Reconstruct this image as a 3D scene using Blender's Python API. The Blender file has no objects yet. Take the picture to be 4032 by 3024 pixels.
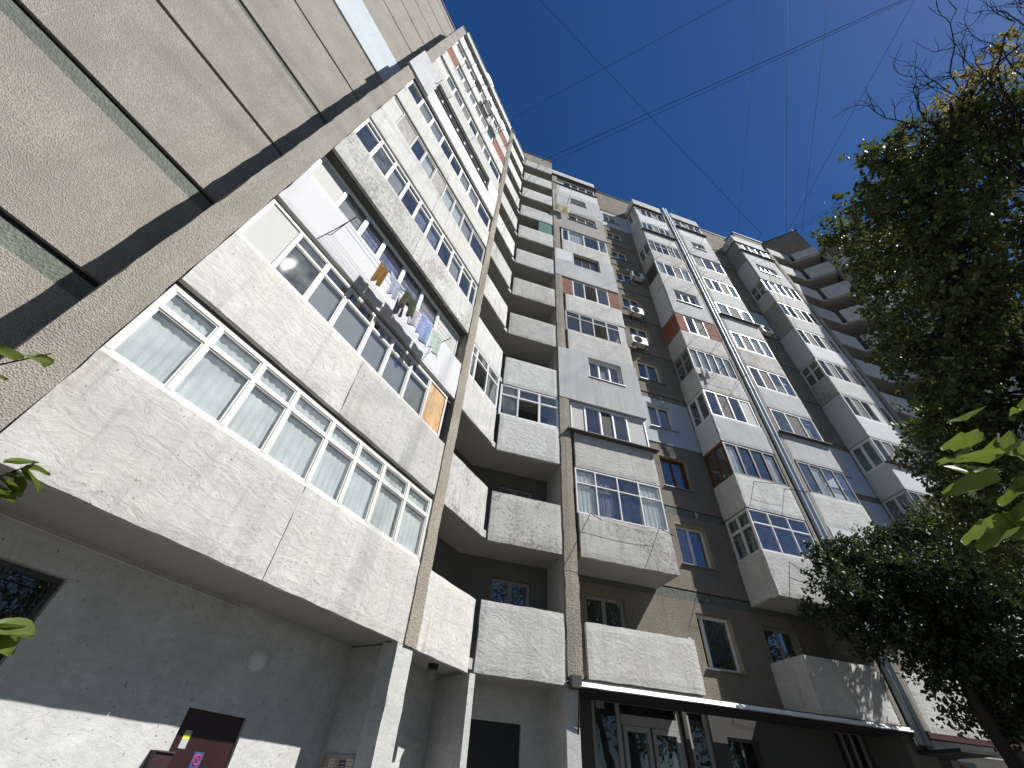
import bpy, bmesh, math, random
import numpy as np
from mathutils import Matrix, Vector, noise
R = math.radians
rnd = random.Random(7)
scene = bpy.context.scene
col = scene.collection

# ------------------------------------------------------------ camera, sky, sun, exposure
cam_d = bpy.data.cameras.new('camera'); cam = bpy.data.objects.new('camera', cam_d); col.objects.link(cam)
cam_d.sensor_width = 36.0; cam_d.lens = 1661.0 / 4032 * 36.0; cam_d.clip_start = 0.05; cam_d.clip_end = 3000
rows = ((0.95133636, -0.25316204, -0.17569325), (-0.30303262, -0.66505533, -0.68254864), (0.05594967, 0.70257412, -0.70940767))
M = Matrix([list(r) + [0] for r in rows] + [[0, 0, 0, 1]])
cam.matrix_world = Matrix.Translation((0, 0, 1.5)) @ M
scene.camera = cam
SUN = Vector((0.56067, -0.34427, 0.75308)).normalized()
elev = math.asin(SUN.z)
world = bpy.data.worlds.new('World'); scene.world = world; world.use_nodes = True
wn = world.node_tree.nodes; wl = world.node_tree.links
bgn = wn['Background']
sky = wn.new('ShaderNodeTexSky'); sky.sky_type = 'NISHITA'; sky.sun_disc = False
sky.sun_elevation = elev; sky.sun_rotation = math.atan2(SUN.x, SUN.y)
sky.altitude = 200; sky.air_density = 1.0; sky.dust_density = 0.15; sky.ozone_density = 3.0
hs = wn.new('ShaderNodeHueSaturation'); hs.inputs['Saturation'].default_value = 1.30; hs.inputs['Hue'].default_value = 0.508; wl.new(sky.outputs[0], hs.inputs['Color'])
wl.new(hs.outputs[0], bgn.inputs[0]); bgn.inputs[1].default_value = 0.058
sun_d = bpy.data.lights.new('sun', 'SUN'); sun_d.energy = 5.0; sun_d.angle = R(0.5); sun_d.color = (1.0, 0.98, 0.94)
sun = bpy.data.objects.new('sun', sun_d); col.objects.link(sun)
sun.rotation_euler = SUN.to_track_quat('Z', 'Y').to_euler()
vs = scene.view_settings
vs.view_transform = 'Standard'; vs.look = 'None'; vs.exposure = 0.45; vs.gamma = 1.0; vs.use_curve_mapping = False
scene.cycles.max_bounces = 7; scene.cycles.transparent_max_bounces = 12

# ------------------------------------------------------------ materials
def nt(name):
    m = bpy.data.materials.new(name); m.use_nodes = True
    n = m.node_tree.nodes; l = m.node_tree.links
    return m, n, l, n['Principled BSDF']
def mk(n, t, **k):
    x = n.new(t)
    for a, b in k.items(): setattr(x, a, b)
    return x
def ramp(n, l, src, p0, p1, c0=(0, 0, 0, 1), c1=(1, 1, 1, 1)):
    r = n.new('ShaderNodeValToRGB'); r.color_ramp.elements[0].position = p0; r.color_ramp.elements[1].position = p1
    r.color_ramp.elements[0].color = c0; r.color_ramp.elements[1].color = c1
    l.new(src, r.inputs[0]); return r.outputs[0]
def mix(n, l, fac, a, b, mode='MIX'):
    x = n.new('ShaderNodeMix'); x.data_type = 'RGBA'; x.blend_type = mode
    for sock, v in ((x.inputs[0], fac), (x.inputs[6], a), (x.inputs[7], b)):
        if hasattr(v, 'is_linked') or isinstance(v, bpy.types.NodeSocket): l.new(v, sock)
        elif isinstance(v, (int, float)): sock.default_value = v
        else: sock.default_value = (*v, 1) if len(v) == 3 else v
    return x.outputs[2]
def tex_noise(n, l, vec, scale, detail=6, rough=0.55, dist=0.0):
    x = n.new('ShaderNodeTexNoise'); x.inputs['Scale'].default_value = scale; x.inputs['Detail'].default_value = detail
    x.inputs['Roughness'].default_value = rough; x.inputs['Distortion'].default_value = dist
    l.new(vec, x.inputs['Vector']); return x.outputs['Fac']
def coords(n, l, sx=1, sy=1, sz=1, rand=True):
    g = n.new('ShaderNodeTexCoord'); v = g.outputs['Object']
    mp = n.new('ShaderNodeMapping'); mp.inputs['Scale'].default_value = (sx, sy, sz); l.new(v, mp.inputs[0])
    if rand:
        oi = n.new('ShaderNodeObjectInfo'); mu = n.new('ShaderNodeMath'); mu.operation = 'MULTIPLY'; mu.inputs[1].default_value = 91.0
        l.new(oi.outputs['Random'], mu.inputs[0]); l.new(mu.outputs[0], mp.inputs[1])
    return mp.outputs[0]
def bump(n, l, b, src, strength, dist=0.02, prev=None):
    x = n.new('ShaderNodeBump'); x.inputs['Strength'].default_value = strength; x.inputs['Distance'].default_value = dist
    l.new(src, x.inputs['Height'])
    if prev is not None: l.new(prev, x.inputs['Normal'])
    l.new(x.outputs[0], b.inputs['Normal']); return x.outputs[0]

def paint(name, base, peel=0.5, under=(0.30, 0.28, 0.25), dirt=0.5, rough=0.85, crk=0.35, warm=(0.60, 0.56, 0.48)):
    """old masonry paint: warm stains, streaks, dark specks, flaked-off patches, trowelled relief"""
    m, n, l, b = nt(name)
    v = coords(n, l); vst = coords(n, l, 5, 5, 0.45)
    c = mix(n, l, ramp(n, l, tex_noise(n, l, v, 0.9, 5), 0.45, 0.75), base, warm)
    big = ramp(n, l, tex_noise(n, l, v, 2.4, 4), 0.35, 0.7)
    c = mix(n, l, big, c, (*[x * 0.80 for x in base],), 'MIX')
    st = ramp(n, l, tex_noise(n, l, vst, 1.6, 6, 0.6), 0.52, 0.78, (0, 0, 0, 1), (dirt, dirt, dirt, 1))
    c = mix(n, l, st, c, (0.27, 0.25, 0.22))
    c = mix(n, l, ramp(n, l, tex_noise(n, l, coords(n, l, 1, 1, 3.2), 3.4, 7, 0.68, 0.8), 0.42, 0.68, (0, 0, 0, 1), (.55, .55, .55, 1)), c, [x * 0.72 for x in base])
    sp = ramp(n, l, tex_noise(n, l, v, 17, 4, 0.6), 0.655, 0.70)
    c = mix(n, l, sp, c, (0.24, 0.22, 0.20))
    c = mix(n, l, ramp(n, l, tex_noise(n, l, coords(n, l, 1, 1, 1.4), 8, 8, 0.72, 1.0), 0.50, 0.62, (0, 0, 0, 1), (.42, .42, .42, 1)), c, [x * 0.62 for x in base])
    pn = tex_noise(n, l, v, 13, 5, 0.62, 0.6); area = ramp(n, l, tex_noise(n, l, v, 0.75, 3), 0.42, 0.68)
    ma = n.new('ShaderNodeMath'); ma.operation = 'MULTIPLY_ADD'; l.new(area, ma.inputs[0]); ma.inputs[1].default_value = 0.16 * (0.4 + peel); l.new(pn, ma.inputs[2])
    t = 0.74 - 0.10 * peel
    pe = ramp(n, l, ma.outputs[0], t, t + 0.012)
    c = mix(n, l, pe, c, under)
    oi = n.new('ShaderNodeObjectInfo'); rr = ramp(n, l, oi.outputs['Random'], 0.0, 1.0, (0.80, 0.80, 0.80, 1), (1.0, 1.0, 1.0, 1))
    c = mix(n, l, 1.0, c, rr, 'MULTIPLY')
    rust = ramp(n, l, tex_noise(n, l, coords(n, l, 2.2, 2.2, 0.16), 1.4, 5, 0.55), 0.66, 0.74, (0, 0, 0, 1), (0.38, 0.38, 0.38, 1))
    c = mix(n, l, rust, c, (0.34, 0.20, 0.10))
    l.new(c, b.inputs['Base Color']); b.inputs['Roughness'].default_value = rough; b.inputs['Specular IOR Level'].default_value = 0.25
    p = bump(n, l, b, tex_noise(n, l, coords(n, l, 1, 1, 1.7), 3.4, 9, 0.64, 1.6), crk, 0.042)
    p = bump(n, l, b, tex_noise(n, l, v, 55, 3, 0.7), 0.35, 0.004, p)
    inv = n.new('ShaderNodeInvert'); l.new(pe, inv.inputs[1]); bump(n, l, b, inv.outputs[0], 0.6, 0.004, p)
    return m
def dash(name, base, light, dark, scale=55, rel=0.9):
    """pebble-dash / exposed aggregate concrete"""
    m, n, l, b = nt(name); v = coords(n, l, rand=False)
    vo = n.new('ShaderNodeTexVoronoi'); vo.inputs['Scale'].default_value = scale; l.new(v, vo.inputs['Vector'])
    sep = n.new('ShaderNodeSeparateColor'); l.new(vo.outputs['Color'], sep.inputs[0])
    c = mix(n, l, sep.outputs[0], dark, light)
    c = mix(n, l, 0.55, c, base)
    c = mix(n, l, ramp(n, l, tex_noise(n, l, v, 1.1, 6, 0.6), 0.35, 0.75), c, [x * 0.80 for x in base])
    c = mix(n, l, ramp(n, l, tex_noise(n, l, coords(n, l, 3, 3, 0.3, False), 1.2, 5, 0.6), 0.5, 0.8, (0, 0, 0, 1), (.4, .4, .4, 1)), c, (base[0] * .62, base[1] * .55, base[2] * .5))
    l.new(c, b.inputs['Base Color']); b.inputs['Roughness'].default_value = 0.9; b.inputs['Specular IOR Level'].default_value = 0.2
    p = bump(n, l, b, vo.outputs['Distance'], rel, 0.012)
    bump(n, l, b, tex_noise(n, l, v, 24, 5, 0.7), 0.6, 0.012, p)
    return m
def plain(name, base, rough=0.7, var=0.15, scale=3.0, bmp=0.15, metal=0.0, spec=0.4, streak=0.0):
    m, n, l, b = nt(name); v = coords(n, l)
    c = mix(n, l, tex_noise(n, l, v, scale, 6, 0.6), base, [x * (1 - var * 2) for x in base])
    if streak:
        st = ramp(n, l, tex_noise(n, l, coords(n, l, 6, 6, 0.35), 1.3, 6, 0.6), 0.5, 0.8, (0, 0, 0, 1), (streak, streak, streak, 1))
        c = mix(n, l, st, c, [x * 0.5 for x in base])
        c = mix(n, l, ramp(n, l, tex_noise(n, l, v, 0.8, 4), .42, .7, (0, 0, 0, 1), (streak, streak, streak, 1)), c, [x * 0.7 for x in base])
    l.new(c, b.inputs['Base Color']); b.inputs['Roughness'].default_value = rough; b.inputs['Metallic'].default_value = metal
    b.inputs['Specular IOR Level'].default_value = spec
    if bmp: bump(n, l, b, tex_noise(n, l, v, scale * 12, 5, 0.7), bmp, 0.01)
    return m
def glass(name, tint=(0.965, 0.98, 0.98), f0=0.10, rough=0.012, dirt=0.05, dirtcol=(0.42, 0.46, 0.46)):
    m = bpy.data.materials.new(name); m.use_nodes = True; n = m.node_tree.nodes; l = m.node_tree.links; n.clear()
    out = n.new('ShaderNodeOutputMaterial'); tr = n.new('ShaderNodeBsdfTransparent'); tr.inputs[0].default_value = (*tint, 1)
    gl = n.new('ShaderNodeBsdfGlossy'); gl.inputs['Roughness'].default_value = rough; gl.inputs[0].default_value = (0.95, 0.97, 1, 1)
    df = n.new('ShaderNodeBsdfDiffuse'); df.inputs[0].default_value = (*dirtcol, 1)
    g = n.new('ShaderNodeNewGeometry'); dt = n.new('ShaderNodeVectorMath'); dt.operation = 'DOT_PRODUCT'; l.new(g.outputs['Normal'], dt.inputs[0]); l.new(g.outputs['Incoming'], dt.inputs[1])
    def mth(op, a, b=0.0):
        x = n.new('ShaderNodeMath'); x.operation = op
        for k, q in ((0, a), (1, b)):
            if isinstance(q, float): x.inputs[k].default_value = q
            else: l.new(q, x.inputs[k])
        return x.outputs[0]
    ab = mth('ABSOLUTE', dt.outputs['Value']); fr_ = mth('ADD', mth('MULTIPLY', mth('POWER', mth('SUBTRACT', 1.0, ab), 5.0), 1.0 - f0), f0)
    v = coords(n, l)
    bp = n.new('ShaderNodeBump'); bp.inputs['Strength'].default_value = 0.10; bp.inputs['Distance'].default_value = 0.01
    l.new(tex_noise(n, l, v, 2.2, 2), bp.inputs['Height']); l.new(bp.outputs[0], gl.inputs['Normal'])
    d = ramp(n, l, tex_noise(n, l, v, 3, 5, 0.6), 0.35, 0.8, (dirt * .4,) * 3 + (1,), (dirt * 1.8,) * 3 + (1,))
    m1 = n.new('ShaderNodeMixShader'); l.new(d, m1.inputs[0]); l.new(tr.outputs[0], m1.inputs[1]); l.new(df.outputs[0], m1.inputs[2])
    m2 = n.new('ShaderNodeMixShader'); l.new(fr_, m2.inputs[0]); l.new(m1.outputs[0], m2.inputs[1]); l.new(gl.outputs[0], m2.inputs[2])
    l.new(m2.outputs[0], out.inputs[0]); return m
def cloth(name, c0, c1=None, scale=4, trans=0.3, stripes=0, check=None):
    m = bpy.data.materials.new(name); m.use_nodes = True; n = m.node_tree.nodes; l = m.node_tree.links; n.clear()
    out = n.new('ShaderNodeOutputMaterial'); df = n.new('ShaderNodeBsdfDiffuse'); ts = n.new('ShaderNodeBsdfTranslucent'); mx = n.new('ShaderNodeMixShader')
    v = coords(n, l); c1 = c1 or [x * 0.7 for x in c0]
    if check:
        w = n.new('ShaderNodeTexChecker'); w.inputs['Scale'].default_value = check; w.inputs[1].default_value = (*c0, 1); w.inputs[2].default_value = (*c1, 1)
        l.new(v, w.inputs[0]); c = w.outputs[0]
    else: c = mix(n, l, ramp(n, l, tex_noise(n, l, v, scale, 4), .35, .65), c0, c1)
    for s in (df, ts): l.new(c, s.inputs[0])
    mx.inputs[0].default_value = trans; l.new(df.outputs[0], mx.inputs[1]); l.new(ts.outputs[0], mx.inputs[2]); l.new(mx.outputs[0], out.inputs[0])
    return m
def leafmat(name, c0, c1, trans=0.35, tc=(0.16, 0.22, 0.03)):
    m = bpy.data.materials.new(name); m.use_nodes = True; n = m.node_tree.nodes; l = m.node_tree.links; n.clear()
    out = n.new('ShaderNodeOutputMaterial'); p = n.new('ShaderNodeBsdfPrincipled'); ts = n.new('ShaderNodeBsdfTranslucent'); mx = n.new('ShaderNodeMixShader')
    g = n.new('ShaderNodeNewGeometry')
    c = mix(n, l, g.outputs['Random Per Island'], c0, c1)
    c = mix(n, l, ramp(n, l, g.outputs['Random Per Island'], 0.93, 0.94), c, [x * 2.6 for x in c1])
    l.new(c, p.inputs['Base Color']); p.inputs['Roughness'].default_value = 0.5; p.inputs['Specular IOR Level'].default_value = 0.4
    ts.inputs[0].default_value = (*tc, 1); mx.inputs[0].default_value = trans
    l.new(p.outputs[0], mx.inputs[1]); l.new(ts.outputs[0], mx.inputs[2]); l.new(mx.outputs[0], out.inputs[0]); return m

W1 = (0.66, 0.65, 0.61)
MT = {}
MT['paint'] = paint('flaking_white_paint', W1, 0.18, dirt=0.55, crk=0.5)
MT['paint_bad'] = paint('badly_peeled_white_paint', W1, 0.85, (0.36, 0.34, 0.31), dirt=0.9)
MT['paint_ok'] = paint('white_masonry_paint', (0.68, 0.68, 0.65), 0.15, dirt=0.5, crk=0.55, warm=(0.66, 0.64, 0.58))
MT['grey'] = plain('grey_insulation_render', (0.50, 0.50, 0.505), 0.85, 0.12, 2, 0.3, streak=0.75)
MT['white'] = plain('white_insulation_render', (0.61, 0.61, 0.615), 0.85, 0.05, 2, 0.15, streak=0.12)
MT['blue'] = plain('pale_blue_render', (0.48, 0.53, 0.57), 0.85, 0.06, 2, 0.2, streak=0.25)
MT['beige'] = plain('beige_render', (0.36, 0.34, 0.30), 0.9, 0.10, 2, 0.3, streak=0.4)
MT['dash'] = dash('pebble_dash_concrete', (0.325, 0.30, 0.258), (0.50, 0.465, 0.41), (0.17, 0.15, 0.12))
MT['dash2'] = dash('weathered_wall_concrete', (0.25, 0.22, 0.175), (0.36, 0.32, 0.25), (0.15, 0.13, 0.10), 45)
MT['rock'] = dash('coarse_pillar_concrete', (0.34, 0.30, 0.24), (0.52, 0.46, 0.38), (0.13, 0.11, 0.09), 36, 1.0)
MT['green'] = dash('mossy_joint_band', (0.155, 0.17, 0.14), (0.24, 0.255, 0.215), (0.08, 0.09, 0.07), 30, 1.0)
MT['joint'] = plain('black_joint_sealant', (0.02, 0.02, 0.02), 0.8, 0.1)
MT['soffit'] = plain('soffit_whitewash', (0.44, 0.43, 0.40), 0.9, 0.08, 1.5, 0.2, streak=0.15)
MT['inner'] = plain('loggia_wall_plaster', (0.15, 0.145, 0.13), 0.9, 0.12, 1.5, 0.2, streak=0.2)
MT['gwall'] = paint('ground_floor_whitewash', (0.60, 0.60, 0.58), 0.0, dirt=0.2, crk=0.3, warm=(0.58, 0.57, 0.52))
MT['shop'] = plain('shaded_shop_wall', (0.075, 0.072, 0.068), 0.9, 0.1, 2, 0.3)  # wall colour darkened to hold the ground-floor shade under the canopy
MT['core'] = plain('room_shade_black', (0.03, 0.03, 0.032), 0.9, 0.1, bmp=0)  # near-black stands in for the shade of unlit rooms
MT['pvc'] = plain('white_window_plastic', (0.78, 0.78, 0.77), 0.35, 0.03, 3, 0, spec=0.5)
MT['wood'] = plain('white_painted_wood', (0.70, 0.69, 0.66), 0.55, 0.12, 6, 0.2)
MT['brown'] = plain('brown_stained_wood', (0.16, 0.06, 0.03), 0.5, 0.2, 6, 0.2)
MT['gframe'] = plain('weathered_grey_frame', (0.34, 0.33, 0.32), 0.6, 0.15, 6, 0.2)
MT['dframe'] = plain('dark_frame', (0.07, 0.07, 0.07), 0.5, 0.1, 6, 0)
MT['reveal'] = plain('ochre_window_reveal', (0.42, 0.34, 0.22), 0.9, 0.12, 3, 0.2)
MT['glass'] = glass('window_glass')
MT['shopglass'] = glass('dark_shop_glass', f0=0.03, dirt=0.01)
MT['dusty'] = glass('dusty_glass', f0=0.05, dirt=0.12, dirtcol=(0.55, 0.60, 0.60))
MT['mesh'] = plain('insect_screen_grey', (0.085, 0.08, 0.075), 0.8, 0.08, 5, 0.0)
MT['blind'] = plain('beige_blind', (0.30, 0.28, 0.26), 0.8, 0.05, 3, 0.0)
MT['board'] = plain('white_infill_board', (0.56, 0.555, 0.52), 0.9, 0.05, 3, 0.05)
MT['oldboard'] = paint('old_painted_board', (0.45, 0.43, 0.42), 0.8, dirt=0.8)
MT['curtain'] = cloth('white_net_curtain', (0.80, 0.82, 0.81), (0.68, 0.71, 0.70), 3, 0.2)
MT['lace'] = cloth('lace_curtain', (0.62, 0.62, 0.60), (0.10, 0.10, 0.10), 40, 0.3)
MT['bluec'] = cloth('violet_curtain', (0.20, 0.20, 0.34), (0.40, 0.38, 0.46), 9, 0.2)
MT['darkc'] = cloth('dark_green_curtain', (0.10, 0.11, 0.10), (0.05, 0.055, 0.05), 6, 0.1)
MT['greenc'] = cloth('pale_green_blind', (0.22, 0.34, 0.30), (0.18, 0.28, 0.25), 2, 0.2)
MT['checkc'] = cloth('checked_curtain', (0.34, 0.32, 0.36), (0.16, 0.15, 0.18), 1, 0.1, check=7)
MT['slat'] = plain('venetian_slat', (0.55, 0.56, 0.55), 0.5, 0.04, 3, 0)
MT['brick'] = plain('red_brick', (0.36, 0.15, 0.09), 0.9, 0.22, 9, 0.4)
MT['mortar'] = plain('brick_mortar', (0.40, 0.36, 0.31), 0.95, 0.1, 8, 0.3)
MT['metal'] = plain('dark_rusty_metal', (0.055, 0.045, 0.04), 0.6, 0.2, 12, 0.1, 0.3)
MT['galv'] = plain('galvanised_flashing', (0.42, 0.43, 0.44), 0.4, 0.15, 5, 0.05, 0.7)
MT['sill'] = plain('dark_sill_sheet', (0.10, 0.095, 0.09), 0.6, 0.1, 5, 0.05)
MT['pipe'] = plain('blue_grey_drain_pipe', (0.40, 0.46, 0.52), 0.4, 0.08, 5, 0.0)
MT['ac'] = plain('air_conditioner_casing', (0.72, 0.71, 0.67), 0.45, 0.05, 4, 0.0)
MT['bark'] = plain('tree_bark', (0.035, 0.028, 0.022), 0.95, 0.2, 12, 0.8)
MT['wire'] = plain('black_cable', (0.02, 0.02, 0.025), 0.6, 0.1, bmp=0)
MT['leaf'] = leafmat('linden_leaves', (0.034, 0.054, 0.016), (0.075, 0.098, 0.030), 0.26, (0.14, 0.17, 0.03))
MT['leaf2'] = leafmat('cherry_leaves', (0.015, 0.026, 0.010), (0.028, 0.044, 0.014), 0.16, (0.07, 0.12, 0.02))
MT['leafy'] = leafmat('yellowing_leaves', (0.20, 0.19, 0.06), (0.30, 0.26, 0.09), 0.4, (0.35, 0.30, 0.08))
MT['leafn'] = leafmat('broad_young_leaves', (0.08, 0.12, 0.025), (0.12, 0.16, 0.035), 0.34, (0.17, 0.22, 0.035))
def ply_mat():
    m, n, l, b = nt('varnished_plywood'); v = coords(n, l, 1, 1, 0.25)
    c = mix(n, l, ramp(n, l, tex_noise(n, l, v, 5, 6, 0.6, 2.5), .35, .65), (0.42, 0.22, 0.08), (0.62, 0.40, 0.17)); l.new(c, b.inputs['Base Color']); b.inputs['Roughness'].default_value = 0.5
    return m
MT['ply'] = ply_mat()
def solid(name, c, r=0.6): return plain(name, c, r, 0.04, 5, 0.0)

# ------------------------------------------------------------ frames of reference along each facade (u along, o outward, z up)
s2 = math.sqrt(0.5)
class Fr:
    def __init__(f, O, t, n): f.O, f.t, f.n = O, t, n; f.flip = (t[0] * n[1] - t[1] * n[0]) > 0
    def P(f, u, o, z): return (f.O[0] + f.t[0] * u + f.n[0] * o, f.O[1] + f.t[1] * u + f.n[1] * o, z)
    def out(f, d, du=0): return Fr((f.O[0] + f.n[0] * d + f.t[0] * du, f.O[1] + f.n[1] * d + f.t[1] * du), f.t, f.n)
DA, YB, XM = 5.45, 10.02, 27.77
FA = Fr((-DA * s2, DA * s2), (s2, s2), (s2, -s2))
FB = Fr((0, YB), (1, 0), (0, -1))
FC = Fr((XM + DA * s2, DA * s2), (-s2, s2), (-s2, -s2))
def side(x): return Fr((x, 0), (0, 1), (-1, 0))
HB, HA = 2.81, 2.83
def zB(k): return 3.48 + HB * (k - 1)
def zA(k): return 3.37 + HA * (k - 1)
BD = 1.18    # loggia depth

OFF = {}
class MB:
    def __init__(m): m.v = []; m.f = []; m.mi = []; m.cm = 0
    def add(m, vs, fs):
        b = len(m.v); m.v += vs; m.f += [tuple(i + b for i in f) for f in fs]; m.mi += [m.cm] * len(fs); return m
    def box(m, fr, u0, u1, o0, o1, z0, z1):
        p = [fr.P(u, o, z) for z in (z0, z1) for o in (o0, o1) for u in (u0, u1)]
        f = [(0, 1, 3, 2), (4, 6, 7, 5), (0, 4, 5, 1), (2, 3, 7, 6), (0, 2, 6, 4), (1, 5, 7, 3)]
        if (u1 - u0) * (o1 - o0) * (z1 - z0) < 0: f = [q[::-1] for q in f]
        if not fr.flip: f = [q[::-1] for q in f]
        f = [q[::-1] for q in f]
        return m.add(p, f)
    def tube(m, pts, r, n=6, taper=None, cap=True):
        pts = [Vector(p) for p in pts]; rings = []
        for i, p in enumerate(pts):
            d = (pts[min(i + 1, len(pts) - 1)] - pts[max(i - 1, 0)])
            if d.length < 1e-6: d = Vector((0, 0, 1))
            d.normalize(); a = d.cross(Vector((0, 0, 1)))
            if a.length < 0.05: a = d.cross(Vector((1, 0, 0)))
            a.normalize(); b = d.cross(a)
            rr = taper[i] if taper else r
            rings.append([tuple(p + (a * math.cos(2 * math.pi * j / n) + b * math.sin(2 * math.pi * j / n)) * rr) for j in range(n)])
        vs = [q for rg in rings for q in rg]; fs = []
        for i in range(len(rings) - 1):
            for j in range(n): fs.append((i * n + j, i * n + (j + 1) % n, (i + 1) * n + (j + 1) % n, (i + 1) * n + j))
        if cap: fs += [tuple(range(n))[::-1], tuple(range((len(rings) - 1) * n, len(rings) * n))]
        return m.add(vs, fs)
    def build(m, name, mat, parent=None, smooth=False, loc=None):
        off = OFF[parent.name] if parent is not None else (loc or (0, 0, 0))
        me = bpy.data.meshes.new(name)
        me.from_pydata([(x - off[0], y - off[1], z - off[2]) for x, y, z in m.v], [], m.f)
        mats = mat if isinstance(mat, (list, tuple)) else [mat]
        for q in mats: me.materials.append(MT[q] if isinstance(q, str) else q)
        if len(mats) > 1: me.polygons.foreach_set('material_index', m.mi)
        if smooth: me.polygons.foreach_set('use_smooth', [True] * len(m.f))
        o = bpy.data.objects.new(name, me); col.objects.link(o)
        if parent is not None: o.parent = parent
        else: o.location = off
        OFF[o.name] = off
        return o
def empty(name, loc, label, cat, group=None):
    o = bpy.data.objects.new(name, None); o.empty_display_size = 0.3; col.objects.link(o); o.location = loc; OFF[o.name] = tuple(loc)
    o['label'] = label; o['category'] = cat
    if group: o['group'] = group
    return o
def tag(o, label, cat, group=None):
    o['label'] = label; o['category'] = cat
    if group: o['group'] = group
    return o

# ------------------------------------------------------------ building blocks
def rough_panel(fr, u0, u1, z0, z1, th=0.10, o=0.0, jit=0.007, step=0.13):
    """concrete panel with slightly worn, uneven edges"""
    m = MB(); nu = max(2, int(abs(u1 - u0) / step)); nz = max(2, int((z1 - z0) / step)); sd = rnd.random() * 100
    def P(i, j, oo, q):
        u = u0 + (u1 - u0) * i / nu; z = z0 + (z1 - z0) * j / nz
        eu = 1 if i in (0, nu) else 0; ez = 1 if j in (0, nz) else 0
        u += eu * jit * noise.noise((z * 3, sd, 1.0)) * 2.2; z += ez * jit * noise.noise((u * 3, sd, 5.0)) * 2.2
        w = 0.006 * noise.noise((u * 1.3, z * 1.3, sd)) - (0.012 if (eu or ez) and q else 0)
        return fr.P(u, oo + w, z)
    idx = {}; V = []; F = []
    for j in range(nz + 1):
        for i in range(nu + 1): idx[i, j] = len(V); V.append(P(i, j, o, 1))
    for j in range(nz):
        for i in range(nu): F.append((idx[i, j], idx[i + 1, j], idx[i + 1, j + 1], idx[i, j + 1]))
    loop = [(i, 0) for i in range(nu)] + [(nu, j) for j in range(nz)] + [(i, nz) for i in range(nu, 0, -1)] + [(0, j) for j in range(nz, 0, -1)]
    b0 = len(V)
    for (i, j) in loop: V.append(P(i, j, o - 0.015, 0))
    b1 = len(V)
    for (i, j) in loop: V.append(P(i, j, o - th, 0))
    L = len(loop)
    for q in range(L):
        r = (q + 1) % L
        F.append((idx[loop[q]], b0 + q, b0 + r, idx[loop[r]])); F.append((b0 + q, b1 + q, b1 + r, b0 + r))
    F.append(tuple(b1 + q for q in range(L)))
    if fr.flip: F = [f[::-1] for f in F]
    return m.add(V, F)
def parapet(par, fr, u0, u1, z0, z1, mat='paint', **k):
    return rough_panel(fr, u0, u1, z0, z1, **k).build('parapet_panel', mat, par)
def wall(par, fr, u0, u1, z0, z1, holes, mat, o=0.0, th=0.25, name='wall_panel'):
    us = sorted({u0, u1, *[h[0] for h in holes], *[h[1] for h in holes]}); zs = sorted({z0, z1, *[h[2] for h in holes], *[h[3] for h in holes]})
    m = MB()
    for a, b in zip(us, us[1:]):
        run = None
        for c, d in zip(zs, zs[1:]):
            um, zm = (a + b) / 2, (c + d) / 2
            hit = any(h[0] < um < h[1] and h[2] < zm < h[3] for h in holes)
            if hit:
                if run: m.box(fr, a, b, o - th, o, run[0], run[1]); run = None
            else: run = (run[0], d) if run else (c, d)
        if run: m.box(fr, a, b, o - th, o, run[0], run[1])
    return m.build(name, mat, par)
def wavy(fr, u0, u1, o, z0, z1, waves=7, amp=0.02, sag=0.0):
    m = MB(); n = max(8, int(abs(u1 - u0) / 0.035)); ph = rnd.random() * 6; V = []
    for j in range(4):
        for i in range(n + 1):
            t = i / n; u = u0 + (u1 - u0) * t; z = z0 + (z1 - z0) * j / 3 - (sag * math.sin(t * math.pi * 2.3 + ph) if j == 0 else 0)
            V.append(fr.P(u, o + amp * math.sin(t * waves * math.pi * 2 + ph + 0.5 * math.sin(t * 9)) * (1.2 - 0.25 * j), z))
    F = [(j * (n + 1) + i, j * (n + 1) + i + 1, (j + 1) * (n + 1) + i + 1, (j + 1) * (n + 1) + i) for j in range(3) for i in range(n)]
    return m.add(V, F)
BRK = {}
def brick_fill(par, fr, u0, u1, z0, z1, o=-0.02, th=0.12):
    b = MB().box(fr, u0, u1, o - th, o, z0, z1).build('brick_infill', 'mortar', par)
    h = 0.068; j = 0.012; bw = 0.235; r = 0; z = z0 + 0.006
    while z + h < z1:
        u = u0 + (0.0 if r % 2 == 0 else -0.12)
        while u < u1 - 0.02:
            a, c = max(u, u0 + 0.004), min(u + bw, u1 - 0.004)
            if c - a > 0.05: MB().box(fr, a, c, o - 0.03, o + 0.012 + rnd.uniform(-.003, .005), z, z + h).build('brick', 'brick', b)
            u += bw + j
        z += h + j; r += 1
    return b

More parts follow.
